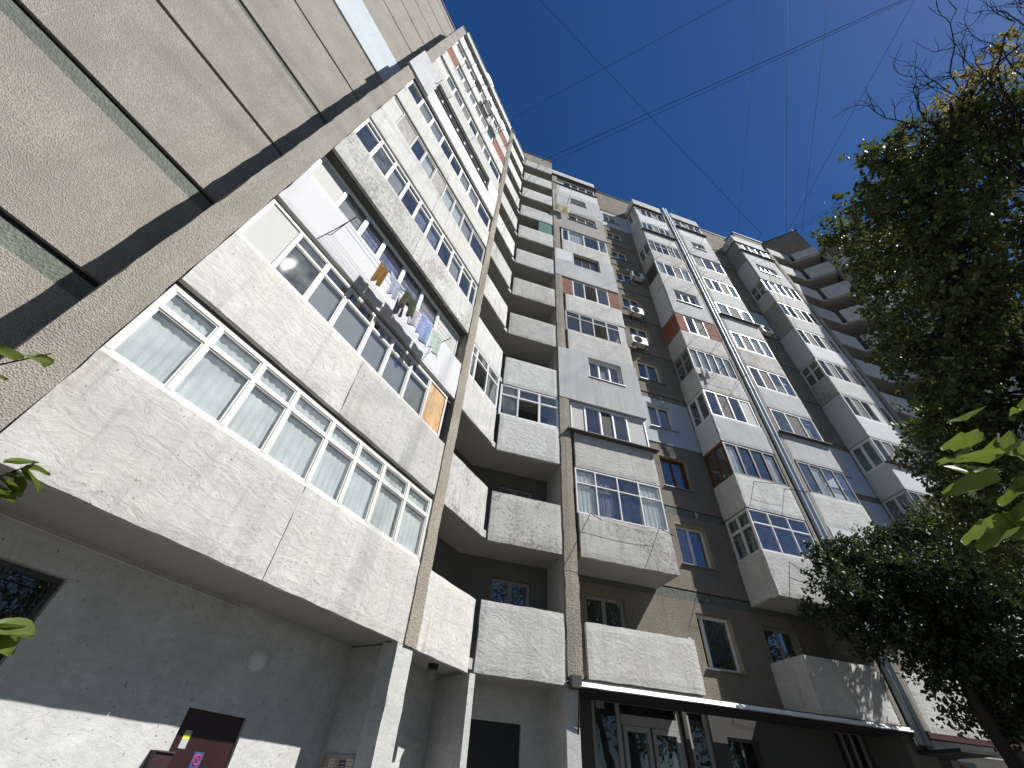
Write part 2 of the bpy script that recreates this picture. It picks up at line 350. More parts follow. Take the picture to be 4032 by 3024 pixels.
def glazing(par, fr, us, types, z0, z1, mat='pvc', o=-0.04, fw=0.055, tr=None, double=True, dep=0.06, name='window'):
    """us: bay boundaries, types: one letter per bay, tr: height fraction of a transom"""
    m = MB(); n = len(types); u0, u1 = us[0], us[-1]
    m.box(fr, u0, u1, o - dep, o, z0, z0 + fw); m.box(fr, u0, u1, o - dep, o, z1 - fw, z1)
    zt_ = z0 + (z1 - z0) * tr if tr else None
    for i, u in enumerate(us):
        w = fw / 2 if 0 < i < n else fw
        a = u if i == 0 else (u - w); b = u if i == n else (u + w)
        m.box(fr, a, b, o - dep, o + 0.004, z0 + fw, z1 - fw)
    sub = []
    for i, t in enumerate(types):
        a = us[i] + (fw if i == 0 else fw / 2); b = us[i + 1] - (fw if i == n - 1 else fw / 2)
        rowsz = [(z0 + fw, z1 - fw)]
        if tr and t not in 'wkpx':
            m.box(fr, a, b, o - dep, o + 0.002, zt_ - fw * 0.45, zt_ + fw * 0.45)
            rowsz = [(z0 + fw, zt_ - fw * 0.45), (zt_ + fw * 0.45, z1 - fw)]
        for r, (c, d) in enumerate(rowsz):
            tt = t
            if r == 1 and t in 'on': tt = 'g'
            sw = 0.024 if (double and tt in 'gGcCbdnyqlv') else 0.0
            if sw:
                oo = o - 0.012
                m.box(fr, a, a + sw, o - dep + .005, oo, c, d); m.box(fr, b - sw, b, o - dep + .005, oo, c, d)
                m.box(fr, a + sw, b - sw, o - dep + .005, oo, c, c + sw); m.box(fr, a + sw, b - sw, o - dep + .005, oo, d - sw, d)
            sub.append((tt, a + sw, b - sw, c + sw, d - sw))
    w = m.build(name, mat, par)
    for tt, a, b, c, d in sub:
        oi = o - dep * 0.55
        if tt in 'gcCbnGyqlvs': MB().box(fr, a, b, oi - .003, oi + .003, c, d).build('pane', 'dusty' if tt in 'cG' else 'shopglass' if tt == 's' else 'glass', w)
        if tt == 'c': wavy(fr, a, b, o - dep - 0.03, c, d, 5, 0.012).build('curtain', 'curtain', w)
        if tt == 'l': wavy(fr, a + .03, a + (b - a) * .8, o - dep - 0.06, c, d, 6, 0.02, .03).build('curtain', 'lace', w)
        if tt == 'C': wavy(fr, a, b, o - dep - 0.04, c, d, 9, 0.02).build('curtain', 'bluec', w)
        if tt == 'v': wavy(fr, a, b, o - dep - 0.05, c, d, 9, 0.03).build('curtain', 'darkc', w)
        if tt == 'y': MB().box(fr, a, b, o - dep - .06, o - dep - .05, c, d).build('blind', 'greenc', w)
        if tt == 'q': MB().box(fr, a, b, o - dep - .06, o - dep - .05, c, d).build('curtain', 'checkc', w)
        if tt == 'b': MB().box(fr, a, b, o - dep - .03, o - dep - .02, c, d).build('blind', 'blind', w)
        if tt == 'd': MB().box(fr, a, b, oi - .004, oi, c, d).build('insect_screen', 'mesh', w)
        if tt == 'w': MB().box(fr, a, b, oi - .02, oi + .01, c, d).build('infill_board', 'board', w)
        if tt == 'x': MB().box(fr, a, b, oi - .02, oi + .01, c, d).build('infill_board', 'oldboard', w)
        if tt == 'p': MB().box(fr, a, b, oi - .02, oi + .01, c, d).build('infill_board', 'ply', w)
        if tt == 'n':
            q = MB(); z = c + 0.02
            while z < c + (d - c) * 0.93: q.box(fr, a, b, o - dep - .05, o - dep - .02, z, z + 0.006); q.box(fr, a, b, o - dep - .05, o - dep - .047, z, z + 0.024); z += 0.03
            q.build('venetian_blind', 'slat', w)
    return w
def lin(a, b, n): return [a + (b - a) * i / n for i in range(n + 1)]
def ledge(par, fr, u0, u1, z, out=0.10, mat='sill', t=0.03, o=-0.02): return MB().box(fr, u0, u1, o, o + out, z, z + t).build('window_sill', mat, par)

def hole_window(par, fr, u0, u1, z0, z1, types, mat='pvc', reveal='reveal', o=-0.14, tr=None, sill=True, fw=0.05):
    """window set back in a wall opening: reveal lining + frame + outside sill (black core behind stands for room shade)"""
    t = 0.03; w = glazing(par, fr, lin(u0 + t, u1 - t, len(types)), types, z0, z1 - t, mat, o, fw, tr)
    m = MB()
    m.box(fr, u0 + .001, u0 + t, o - .06, .006, z0, z1 - t); m.box(fr, u1 - t, u1 - .001, o - .06, .006, z0, z1 - t); m.box(fr, u0 + .001, u1 - .001, o - .06, .006, z1 - t, z1 - .001)
    m.build('window_reveal', reveal, par)
    if sill: ledge(par, fr, u0 - .03, u1 + .08, z0 - .035, 0.08 - o, 'galv', .02, o)
    return w

# ================================================================= GROUND
def ground():
    m, n, l, b = nt('asphalt_and_paving'); v = coords(n, l, rand=False)
    c = mix(n, l, tex_noise(n, l, v, 0.5, 8, 0.6), (0.10, 0.097, 0.09), (0.16, 0.15, 0.14)); l.new(c, b.inputs['Base Color']); b.inputs['Roughness'].default_value = 0.9
    bump(n, l, b, tex_noise(n, l, v, 60, 4), 0.4, 0.01)
    g = MB(); g.add([(-900, -900, 0), (900, -900, 0), (900, 900, 0), (-900, 900, 0)], [(0, 1, 2, 3)])
    o = g.build('ground', m); o['kind'] = 'structure'
ground()

# ================================================================= LEFT WING (facade A, gable, corner loggias)
LW = empty('apartment_building', (-3.0, 6.0, 0), 'nearest apartment wing at left: bare pebble-dash gable, long sunlit rows of glazed loggias', 'apartment building', 'joined wings of the apartment block')
FAb = FA.out(-1.2)     # back wall plane
U0, U1, UJ = 0.465, 6.33, 3.42
ztop = 35.5
# gable wall, one slab per storey, joints recessed
zj = [0.0, 3.42] + [3.42 + 2.81 * i for i in range(1, 13)] + [38.1]
zj[-2] = 3.42 + 2.81 * 12
zj = [z for z in zj if z < 38.0] + [38.1]
for i, (a, b) in enumerate(zip(zj, zj[1:])):
    white = 20.0 < a < 21.0
    gt = 0.0
    if i in (1, 2, 4): gt = 0.30 if i < 3 else 0.16       # green band under the joint above
    hi = b - 0.085
    MB().box(FAb, -10.0, 0.05, -0.25, 0.035 if white else 0.0, a + 0.03, hi - gt).build('gable_panel', 'blue' if white else 'dash', LW)
    if gt: MB().box(FAb, -10.0, 0.05, -0.25, -0.012, hi - gt, hi).build('gable_band', 'green', LW)
MB().box(FAb, -10.0, 0.05, -0.40, -0.06, 0, 38.05).build('gable_joint_backing', 'joint', LW)
MB().box(FAb, -10.05, 0.12, -0.4, 0.06, 38.1, 38.2).build('roof_coping', 'sill', LW)
# projecting fin (narrow pebble-dash strip) in storeys
rough_panel(FA, 0.05, U0, 0.0, 34.6, th=1.22, o=0.0, jit=0.010, step=0.22).build('fin_wall', 'dash', LW)
MB().box(FA, 0.02, U0 + .03, -1.25, 0.03, 34.6, 34.66).build('roof_coping', 'sill', LW)
# white cover panel of the eighth floor that wraps over the fin
MB().box(FA, -0.02, 1.17, -0.02, 0.075, zA(7) + .03, zA(8) - .02).build('insulation_cover', 'grey', LW)
# pillar between facade and corner loggia
rough_panel(FA, 6.335, 6.67, 3.36, 34.9, th=0.34, o=0.03, jit=0.014, step=0.16).build('pillar', 'rock', LW)
rough_panel(FA, 6.20, 6.62, 0.0, 3.355, th=0.34, o=0.0, jit=0.010, step=0.2).build('pillar', 'gwall', LW)
# loggia slabs, back walls, cross walls
for k in range(1, 13):
    z = zA(k)
    MB().box(FA, U0 + .002, 6.9, -1.2, -0.105, z + 0.03, z + 0.22).build('loggia_floor', 'soffit', LW)
for k in range(0, 12):
    a = zA(k) + 0.22 if k else 0.0; b = zA(k + 1) + 0.2
    if k == 0:
        wall(LW, FAb, 0.05, 9.16, 0.0, b, [(1.02, 1.98, 0.9, 3.02), (3.98, 4.84, 0.0, 2.18)], 'gwall')
        continue
    a -= 0.015
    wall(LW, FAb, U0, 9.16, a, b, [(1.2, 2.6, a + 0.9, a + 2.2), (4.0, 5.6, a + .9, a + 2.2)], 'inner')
    for (p, q) in ((1.2, 2.6), (4.0, 5.6)):
        glazing(LW, FAb, lin(p, q, 2), 'gg', a + .9, a + 2.2, 'wood', -0.1)
    b = zA(k + 1) + .03; a += .015
    wall(LW, Fr(FA.P(6.42, 0, 0)[:2], (-s2, s2), (-s2, -s2)), 0.0, 1.2, a, b, [], 'inner', th=0.16, name='cross_wall')
for k in range(3):
    pass
# ---- facade A, floor by floor
def zt(k): return zA(k) + 1.37
sf = 0.9495
def us_(*v): return [x * sf for x in v]
floorsA = {
 1: dict(p='paint', us=[.478, 1.215, 1.955, 2.62, 3.42, 4.10, 4.79, 5.53, 6.32], t='cccccccc', m='wood', tr=.70, o=-.03, dbl=True, fw=.07),
 2: dict(p='paint', us=us_(.50, 1.22, 1.97, 2.63, 3.44, 4.12, 4.87, 5.63, 6.40) , t='wGnnnnnp', m='wood', tr=.72, o=-.03, fw=.06),
 3: dict(p='white', us=us_(.48 / .95 + .01, 1.40, 2.2, 2.9, 3.78, 4.66, 5.5, 6.64), t='wbCCCbw', m='pvc', o=-.30, fw=.07),
 4: dict(p='paint_bad', us=us_(.5, 1.17, 1.83, 2.47, 3.11, 3.74, 4.38, 5.02, 5.66, 6.3, 6.66), t='gGbgCCgbgg', m='wood', tr=.76, o=-.03, fw=.05),
 5: dict(p='paint', us=us_(.5, 1.1, 1.85, 2.42, 3.06, 3.72, 4.36, 5.0, 5.69, 6.66), t='wxgcxccbg', m='gframe', tr=.86, o=-.05, fw=.05),
 6: dict(p='paint', us=us_(.5, 1.25, 1.97, 2.71, 3.42, 4.15, 4.86, 5.64, 6.66), t='gbbggbbg', m='pvc', o=-.10, fw=.055),
 7: dict(p='white', us=[1.17] + us_(1.85, 2.5, 3.12, 3.75, 4.4, 5.05, 5.8), t='gdgdggg', m='pvc', o=-.16, fw=.06),
 8: dict(p='paint', us=us_(.5, 1.32, 1.97, 2.71, 3.42, 4.18, 4.88, 5.55, 6.66), t='wbbdgdbg', m='pvc', o=-.10, fw=.055),
 9: dict(p='paint_ok', us=us_(1.35, 2.03, 2.7, 3.3, 3.97, 4.65, 5.34), t='cdccdc', m='pvc', o=-.10, fw=.055, br=(.48, 1.27, 5.08, 6.32)),
 10: dict(p='paint_ok', us=us_(.5, 1.37, 2.0, 2.56, 3.3, 4.1, 4.9, 5.5), t='bbbgdgb', m='wood', o=-.10, fw=.055, br=(None, None, 5.23, 6.32)),
 11: dict(p='white', us=us_(.5, 1.42, 2.1, 2.8, 3.5, 4.2, 5.0, 5.8, 6.66), t='wggbgbgw', m='pvc', o=-.20, fw=.07),
}
for k, d in floorsA.items():
    z = zA(k); t = zt(k); top = zA(k + 1) - 0.03
    if k in (3, 11):
        parapet(LW, FA, U0 + .01, 6.325, z + .02, t + 0.0, d['p'])
    elif k == 7:
        parapet(LW, FA, U0 + .01, 6.325, z + .02, t, d['p'], o=0.03)
        MB().box(FA, us_(5.8)[0] + .002, 6.325, -0.10, 0.03, t, top).build('insulation_cover', 'white', LW)
        MB().box(FA, 1.175, us_(5.8)[0], -0.10, 0.03, top - .10, top).build('insulation_cover', 'white', LW)
        ledge(LW, FA, 1.175, us_(5.8)[0] + .05, t + .002, 0.16, 'sill', .02, -.08)
        top -= .1
    else:
        parapet(LW, FA, U0 + .01, UJ - .006, z, t, d['p']); parapet(LW, FA, UJ + .006, 6.325, z, t, d['p'])
    MB().box(FA, U0 + .01, 6.325, -0.14, -0.10, t - .02, t + .004).build('parapet_cap', 'sill', LW)
    # dark strip under next panel stands in for window-head recess shadow
    if k not in (3, 7, 11): top -= .10
    MB().box(FA, U0 + .01, 6.325, -0.30, -0.115, top + .002, top + .12 if k not in (3, 7, 11) else top + .06).build('head_shadow_strip', 'sill', LW)
    glazing(LW, FA, d['us'], d['t'], t + .005, top, d['m'], d['o'], d['fw'], d.get('tr'))
    if d.get('br'):
        a, b, c, e = d['br']
        if a: brick_fill(LW, FA, a, b, t, top, -.03)
        brick_fill(LW, FA, c, e, t, top, -.03)
for (p, q) in ((U0 + .01, UJ - .006), (UJ + .006, 6.325)):
    parapet(LW, FA, p, q, zA(12) + .12, ztop, 'paint_ok')
MB().box(FA, U0, 8.6, -0.35, 0.03, ztop + .002, ztop + .06).build('roof_coping', 'sill', LW)
MB().box(FA, U0, 8.4, -11, -1.2, 34.9, 35.3).build('roof_slab', 'soffit', LW)
# ---- corner loggias: panel 1 in line with A, panel 2 parallel to B
P1a, P1b = 6.705, 8.43
for k in range(1, 13):
    z = zA(k) if k < 12 else zA(k) + .1; t = z + 1.37 if k < 12 else ztop
    mt = {1: 'paint', 2: 'paint_bad', 3: 'paint', 5: 'paint_bad', 6: 'paint'}.get(k, 'paint_ok')
    rough_panel(FA, P1a, P1b, z, t, th=.10, o=-.01).build('parapet_panel', mt, LW)
    zb_, tb_ = zB(k) - .05, zB(k) + 1.35
    if k == 12: zb_, tb_ = zB(12) + .1, ztop + .08
    rough_panel(FB, 2.27, 4.315, zb_, tb_, th=.10).build('parapet_panel', {1: 'paint_ok', 2: 'paint_bad', 5: 'paint', 6: 'paint'}.get(k, 'paint_ok'), LW)
    # slab wedge
    m = MB(); z0, z1 = zb_ + .05, zb_ + .24
    pts = [FA.P(6.69, -.12, 0)[:2], FA.P(8.42, -.12, 0)[:2], (2.3, 10.13), (4.32, 10.13), (4.32, 11.2), (1.79, 11.2), FA.P(6.69, -1.2, 0)[:2]]
    n_ = len(pts); m.add([(x, y, z0) for x, y in pts] + [(x, y, z1) for x, y in pts], [tuple(range(n_))[::-1], tuple(range(n_, 2 * n_))] + [(i, (i + 1) % n_, n_ + (i + 1) % n_, n_ + i) for i in range(n_)])
    m.build('loggia_floor', 'soffit', LW)
FBb = FB.out(-BD)
for k in range(0, 12):
    a = zB(k) + .19 if k else 0.0; b = zB(k + 1)
    if k == 0: wall(LW, FBb, 1.77, 4.5, 0, b, [(2.52, 3.70, 0, 2.83)], 'gwall')
    else:
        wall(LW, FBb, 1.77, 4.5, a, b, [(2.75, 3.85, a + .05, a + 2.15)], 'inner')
        glazing(LW, FBb, [2.75, 3.3, 3.85], 'gg', a + .05, a + 2.15, 'gframe', -.1, tr=.4)
    wall(LW, side(4.32), YB + .12, YB + BD, a, b, [], 'gwall' if k == 0 else 'soffit', th=.3, name='cross_wall')
# pillar between corner loggia and main facade
rough_panel(FB, 4.335, 4.70, 3.58, 34.3, th=.3, o=0.035, jit=.012, step=.16).build('pillar', 'rock', LW)
# pier on the bisector at ground level + return wall
bx, by = 0.383, -0.924
MB().box(Fr((2.22, 10.0), (-by, bx), (bx, by)), -0.07, 0.07, -1.25, 0.02, 0, 3.40).build('pier', 'gwall', LW)
wall(LW, Fr(FA.P(6.33, 0, 0)[:2], (-s2, s2), (-s2, -s2)), 0.02, 1.2, 0, 3.38, [], 'gwall', th=.2, name='cross_wall')
MB().box(FA, -4.0, 0.05, -1.2, -.4, 0, .02).build('step', 'gwall', LW)
# corner glazing on the third floor
k = 3; z = zA(3) + 1.37; top = zA(4) - .02
glazing(LW, FA, [6.71, 7.0, 7.68, 8.42], 'gog', z + .02, top, 'pvc', -.03, .05, tr=.7)
z = zB(3) + 1.35; top = zB(4) - .08
glazing(LW, FB, [2.2, 2.85, 3.60, 4.31], 'Gog', z + .01, top, 'pvc', -.03, .05, tr=.66)
# green-grey infill screen on the ninth floor
MB().box(FB, 3.43, 4.30, -.09, -.04, zB(8) + 1.35, zB(9) - .08).build('infill_board', 'greenc', LW)
# attic over the corner
m = MB(); pts = [(-2.0, 9.6), (1.6, 10.25), (4.45, 10.25), (4.45, 16), (-2.0, 16)]
m.add([(x, y, 35.4) for x, y in pts] + [(x, y, 38.0) for x, y in pts], [(0, 1, 2, 3, 4)[::-1], (5, 6, 7, 8, 9)] + [(i, (i + 1) % 5, 5 + (i + 1) % 5, 5 + i) for i in range(5)]); m.build('attic_wall', 'dash', LW)
MB().box(Fr((0, 10.25), (1, 0), (0, -1)), -2.0, 4.5, -5.8, .05, 38.002, 38.09).build('roof_coping', 'sill', LW)
MB().box(FA, -10, 8.0, -11, -1.75, 0.02, 34.88).build('room_shade_core', 'core', LW)  # added block stops light leaks; its black stands for room shade

# ground-floor openings of the left wing
glazing(LW, FAb, [1.02, 1.5, 1.98], 'ss', .9, 3.02, 'dframe', -.1)
gr = MB()
for i in range(1, 8): gr.tube([FAb.P(1.02 + .12 * i, -.02, .92), FAb.P(1.02 + .12 * i, -.02, 3.0)], .006, 4)
for i in range(0, 7): gr.tube([FAb.P(1.03, -.015, 1.1 + .3 * i), FAb.P(1.97, -.015, 1.1 + .3 * i)], .008, 4)
gr.build('window_grille', 'metal', LW)
dmat = solid('dark_maroon_door_paint', (0.028, 0.009, 0.010), .45)
dr = MB().box(FAb, 3.985, 4.835, -.10, -.05, 0.01, 2.175).build('door', dmat, LW)
MB().box(FAb, 4.70, 4.76, -.05, -.0, 1.0, 1.12).build('handle', 'metal', dr)
MB().box(FAb, 3.985, 4.835, -.16, -.12, 0.0, 2.17).build('door_backing', 'core', LW)
m = MB().box(FBb, 2.525, 3.695, -.14, -.08, 0.01, 2.825).build('door', solid('black_steel_door', (0.012, 0.012, 0.013), .5), LW)

# ================================================================= MAIN FACADE
MW = empty('apartment_building', (10, 10.6, 0), 'central apartment facade with grey and white balcony stacks either side of drain pipes', 'apartment building', 'joined wings of the apartment block')
X3a, X3b, X4a, X4b, X5a, X5b = 4.84, 7.77, 11.02, 13.42, 14.33, 16.75
def slabs(par, fr, a, b, ks=range(1, 13), dz=0.0, left=True, right=True, mats=None):
    for k in ks: MB().box(fr, a + .01, b - .01, -BD + .002, -.102, zB(k) + dz + .02, zB(k) + dz + .2).build('balcony_floor', 'soffit', par)
def back(par, secs, mat='dash2'):
    """rear wall of the main facade, one panel per storey and section, mossy band at each floor joint"""
    for (a, b, kind) in secs:
        for k in range(0, 13):
            z0 = zB(k) + .17 if k else 0.0; z1 = (zB(k + 1) - .16 if k else 3.64) if k < 12 else 38.05
            if k == 12: z0 = zB(12) + .17
            h = []; mt = mat
            if k and k < 12:
                zf = zB(k)
                if kind == 'w': h = [(a + .98, a + 2.20, zf + .98, zf + 2.36)]
                elif kind == 'd': h = [(a + .95, a + 2.15, zf + .25, zf + 2.36)]
                elif kind == 'e': h = [(a + .2, a + 1.4, zf + .25, zf + 2.36)]
                if kind == 'w' and k in ((4, 11) if a < 12 else (3, 4, 8)): mt = 'blue'
            if k == 0 and kind == 's': h = []
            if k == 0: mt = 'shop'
            if k == 0 and a < 8 and kind == 'd': h = [(5.42, 7.85, 0.0, 3.55)]
            if k == 0 and abs(a - 7.9) < .05: h = [(7.95, 8.58, 0.0, 3.55), (9.0, 9.9, 1.1, 3.05)]
            if k == 0 and abs(a - 11.0) < .05: h = [(12.4, 13.40, 0.7, 3.5)]
            wall(par, FBb, a + .003, b - .003, z0, z1, h, mt)
            if k > 1:
                MB().box(FBb, a + .003, b - .003, -.25, -.015 if k < 4 else -.03, zB(k) - .16, zB(k) + .13).build('floor_band', 'green' if k < 4 else mat, par)
                MB().box(FBb, a + .003, b - .003, -.25, -.05, zB(k) + .13, zB(k) + .17).build('floor_joint', 'joint', par)
            if h and k:
                q = h[0]
                if kind == 'w': 
                    ty = {1: 'gv', 2: 'bg', 3: 'gg', 4: 'nn', 5: 'gg', 6: 'gg', 7: 'gg', 8: 'gg', 9: 'gg', 10: 'gg', 11: 'gg'}[k]
                    if k == 1:
                        w = glazing(par, FBb, [q[0], q[0] + .3, q[1]], 'gv', q[2], q[3], 'pvc', -.14, .06)
                        m = MB(); m.box(FBb, q[1] - .03, q[1] - .001, -.13, .006, q[2], q[3]); m.box(FBb, q[0] + .001, q[0] + .03, -.13, .006, q[2], q[3]); m.build('window_reveal', 'reveal', par)
                        ledge(par, FBb, q[0] - .03, q[1] + .1, q[2] - .035, .22, 'galv', .02, -.14)
                    else: hole_window(par, FBb, *q, ty, 'brown' if (k == 3 and a < 9) else 'pvc', 'white' if mt == 'blue' else 'reveal')
                else:
                    um = (q[0] + q[1]) / 2
                    glazing(par, FBb, [q[0], um, q[1]], 'gg', q[2], q[3], 'gframe' if k == 1 else 'pvc', -.14, .06, tr=.45)
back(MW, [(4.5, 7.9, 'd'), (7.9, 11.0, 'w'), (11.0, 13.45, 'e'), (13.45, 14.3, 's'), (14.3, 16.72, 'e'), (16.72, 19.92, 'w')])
MB().box(FBb, 4.5, 20.0, -9, -.42, 0.02, 37.9).build('room_shade_core', 'core', MW)
MB().box(FBb, 4.46, 23.3, -.4, .05, 38.06, 38.14).build('roof_coping', 'sill', MW)
for k in range(0, 12):      # wall between balcony pair 4/5
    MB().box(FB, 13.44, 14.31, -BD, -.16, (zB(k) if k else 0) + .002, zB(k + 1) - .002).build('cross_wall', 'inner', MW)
for (a, b) in ((13.43, 13.60), (14.13, 14.30)):
    rough_panel(FB, a, b, 3.5, 34.5, th=.14, o=.01, jit=.008, step=.16).build('pillar', 'dash', MW)
MB().box(FB, 13.60, 14.13, -.155, -.10, 3.5, 34.4).build('pipe_recess', 'joint', MW)  # black backing stands in for shade in the gaps behind the pipes
for x in (13.74, 13.97):
    m = MB().tube([FB.P(x, .02, z) for z in lin(3.2, 35.8, 12)], .075, 10).build('drain_pipe', 'pipe', MW, smooth=True)
    for z in lin(5, 34, 11):
        MB().tube([FB.P(x, .02, z), FB.P(x, .02, z + .06)], .085, 10).build('pipe_collar', 'galv', m)
# ---- column 3
def full_panel(par, fr, a, b, k, mat, hole=None, dz=0.0, o=0.02):
    z0, z1 = zB(k) + .01, zB(k + 1) - .03
    wall(par, fr, a, b, z0, z1, [hole] if hole else [], mat, o=o, th=.14, name='insulated_wall')
slabs(MW, FB, X3a, X3b)
EY = 1.5
zf = zB
def b3(k): return zB(k) + 1.35
par3 = {1: 'paint', 2: 'paint_bad', 3: 'paint', 5: 'paint', 6: 'paint', 8: 'paint', 11: 'white'}
for k, mt in par3.items():
    a = X3a if k not in (11,) else 4.38
    rough_panel(FB, a, X3b, zB(k) + (.12 if k == 1 else 0), b3(k) - (.1 if k in (1, 2) else 0), th=.1).build('parapet_panel', mt, MW)
    if k < 11: MB().box(FB, X3b - .1, X3b, -BD, -.101, zB(k) + .01, b3(k) - .03).build('balcony_side', mt, MW)
def topz(k): return zB(k + 1) - .03
glazing(MW, FB, [4.80, 5.47, 6.22, 6.96, 7.74], 'clvc', b3(2) - .09, topz(2), 'pvc', -.02, .035, tr=.66, double=False)
glazing(MW, FB, [4.78, 5.33, 5.92, 6.42, 6.98, 7.74], 'wgdgw', b3(3) + .03, topz(3), 'pvc', -.06, .05)
ledge(MW, FB, 4.55, 7.95, b3(3) + .0, .26, 'sill', .03, -.08)
full_panel(MW, FB, 4.345, 7.80, 4, 'grey', (5.63, 7.08, 13.39, 14.52), o=.045)
hole_window(MW, FB, 5.63, 7.08, 13.39, 14.52, 'gbg', 'pvc', 'white', o=-.08)
glazing(MW, FB, [4.77, 5.46, 6.12, 6.78, 7.44], 'ggog', b3(5) + .01, topz(5), 'gframe', -.02, .06, tr=.72)
MB().box(FB, 7.45, 7.72, -.1, -.04, b3(5), topz(5)).build('infill_board', 'board', MW)
brick_fill(MW, FB, 4.72, 5.24, b3(6), topz(6)); brick_fill(MW, FB, 7.2, 7.75, b3(6), topz(6))
glazing(MW, FB, [5.25, 5.88, 6.54, 7.19], 'gog', b3(6) + .01, topz(6), 'pvc', -.02, .05)
full_panel(MW, FB, 4.345, 7.80, 7, 'grey', (5.42, 6.95, 21.84, 23.1), o=.045)
hole_window(MW, FB, 5.42, 6.95, 21.84, 23.1, 'ggg', 'brown', 'grey', o=-.10, sill=False)
rough_panel(FB, 4.345, 5.40, 21.9, 23.13, th=.02, o=.052).build('patch_panel', 'white', MW)
glazing(MW, FB, [4.84, 5.27, 6.24, 7.2, 7.72], 'gcvg', b3(8) + .01, topz(8), 'pvc', -.02, .06)
full_panel(MW, FB, 4.345, 7.80, 9, 'beige', (5.33, 7.22, 27.5, 28.5), o=.03)
hole_window(MW, FB, 5.33, 7.22, 27.5, 28.5, 'gdg', 'pvc', 'beige', o=-.08)
full_panel(MW, FB, 4.345, 7.80, 10, 'grey', (5.61, 6.72, 30.25, 31.1), o=.03)
hole_window(MW, FB, 5.61, 6.72, 30.25, 31.1, 'gg', 'pvc', 'grey', o=-.1)
glazing(MW, FB, [4.38, 5.2, 5.84, 6.42, 7.04, 7.72], 'wgddg', b3(11) + .02, topz(11), 'pvc', -.12, .09)
ledge(MW, FB, 4.35, 7.80, b3(11) + .0, .14, 'sill', .02, -.06)
rough_panel(FB, 4.32, X3b, zB(12) + .12, ztop + .08, th=.1).build('parapet_panel', 'paint_ok', MW)
MB().box(FB, 4.30, X3b + .15, -1.1, .12, zB(12) + .06, zB(12) + .115).build('roof_flashing', 'sill', MW)
# ---- columns 4 and 6 (box balconies with a visible left side) and 5
def boxcol(par, a, b, spec):
    S = side(a); slabs(par, FB, a, b)
    for k in range(1, 12):
        sp = spec[k]; t = zB(k) + 1.33; top = topz(k)
        if sp.get('full'):
            h = sp['full']; full_panel(par, FB, a, b, k, sp['p'], (h[0], h[1], zB(k) + h[2], zB(k) + h[3]), o=.02)
            hole_window(par, FB, h[0], h[1], zB(k) + h[2], zB(k) + h[3], sp['t'], sp.get('m', 'pvc'), sp['p'], o=-.08)
        else:
            parapet(par, FB, a, b, zB(k) + .0, t, sp['p'])
            n = len(sp['t']); u0 = a + sp.get('l', 0.02); u1 = b - sp.get('r', 0.02)
            if sp.get('us'): us = [a + x for x in sp['us']]
            else: us = lin(u0, u1, n)
            if 'o' not in sp['t']: glazing(par, FB, us, sp['t'], t + .01, top, sp.get('m', 'pvc'), sp.get('o', -.03), sp.get('fw', .05), sp.get('tr'))
            if sp.get('ledge'): ledge(par, FB, a - .12, b + .1, t, .2, 'sill', .03, -.05)
            if sp.get('brick'):
                for (p, q) in sp['brick']: brick_fill(par, FB, a + p, a + q, t, top, -.01)
        ls = sp.get('side', 'full')
        if ls is not None:
            if ls == 'full':
                rough_panel(S, YB + .005, YB + BD, zB(k) + .012, zB(k + 1) - .025, th=.1, o=0).build('balcony_side', sp.get('sp', 'white'), par)
            else:
                rough_panel(S, YB + .005, YB + BD, zB(k) + .012, t, th=.1, o=0).build('balcony_side', sp.get('sp', 'paint_ok'), par)
                if ls == 'brick': brick_fill(par, S, YB + .03, YB + BD, t, top, -.01)
                elif ls != 'open': glazing(par, S, lin(YB + .06, YB + BD - .02, len(ls)), ls, t + .01, top, sp.get('sm', sp.get('m', 'pvc')), -.03, sp.get('sfw', .06), sp.get('str'))
    for nm in (0,):
        rough_panel(FB, a, b, zB(12) + .1, ztop + .05, th=.1).build('parapet_panel', 'paint_ok', par)
        rough_panel(S, YB + .005, YB + BD, zB(12) + .1, ztop + .05, th=.1).build('balcony_side', 'paint_ok', par)
    MB().box(FB, a - .06, b + .04, -BD, .06, zB(12) + .04, zB(12) + .095).build('roof_flashing', 'sill', par)
c4 = {
 1: dict(p='paint_ok', t='oo', m='metal', fw=.02, side='open'),
 2: dict(p='paint_ok', t='vgv', m='pvc', fw=.035, tr=.66, side='ll', sm='wood', sfw=.06, str=.64, r=.02),
 3: dict(p='paint_ok', t='cggc', m='dframe', fw=.07, side='gg', sm='brown', sfw=.08, sp='paint_ok'),
 4: dict(p='grey', t='gdgw', m='pvc', us=(.02, .62, 1.2, 1.78, 2.36), side='gg', sm='pvc', sfw=.07, sp='white'),
 5: dict(p='paint_bad', t='ccccc', m='gframe', fw=.05, side='gg', sm='gframe', str=.6, sp='paint_ok'),
 6: dict(p='paint_bad', t='gd', m='pvc', us=(.55, 1.1, 1.75), brick=((.01, .54), (1.76, 2.38)), side='brick', sp='paint_ok'),
 7: dict(p='grey', full=(11.55, 13.05, 1.35, 2.5), t='ggg', side='full', sp='white'),
 8: dict(p='paint', t='cgdc', m='pvc', side='d', sm='gframe', sp='paint_ok'),
 9: dict(p='paint_bad', t='cggdc', m='gframe', side='gg', sm='pvc', sp='paint', tr=.6),
 10: dict(p='paint_ok', t='ggdgg', m='pvc', side='full', sp='white', ledge=1),
 11: dict(p='white', t='wggdg', m='pvc', o=-.1, side='gg', sm='pvc', sp='white'),
}
boxcol(MW, X4a, X4b, c4)
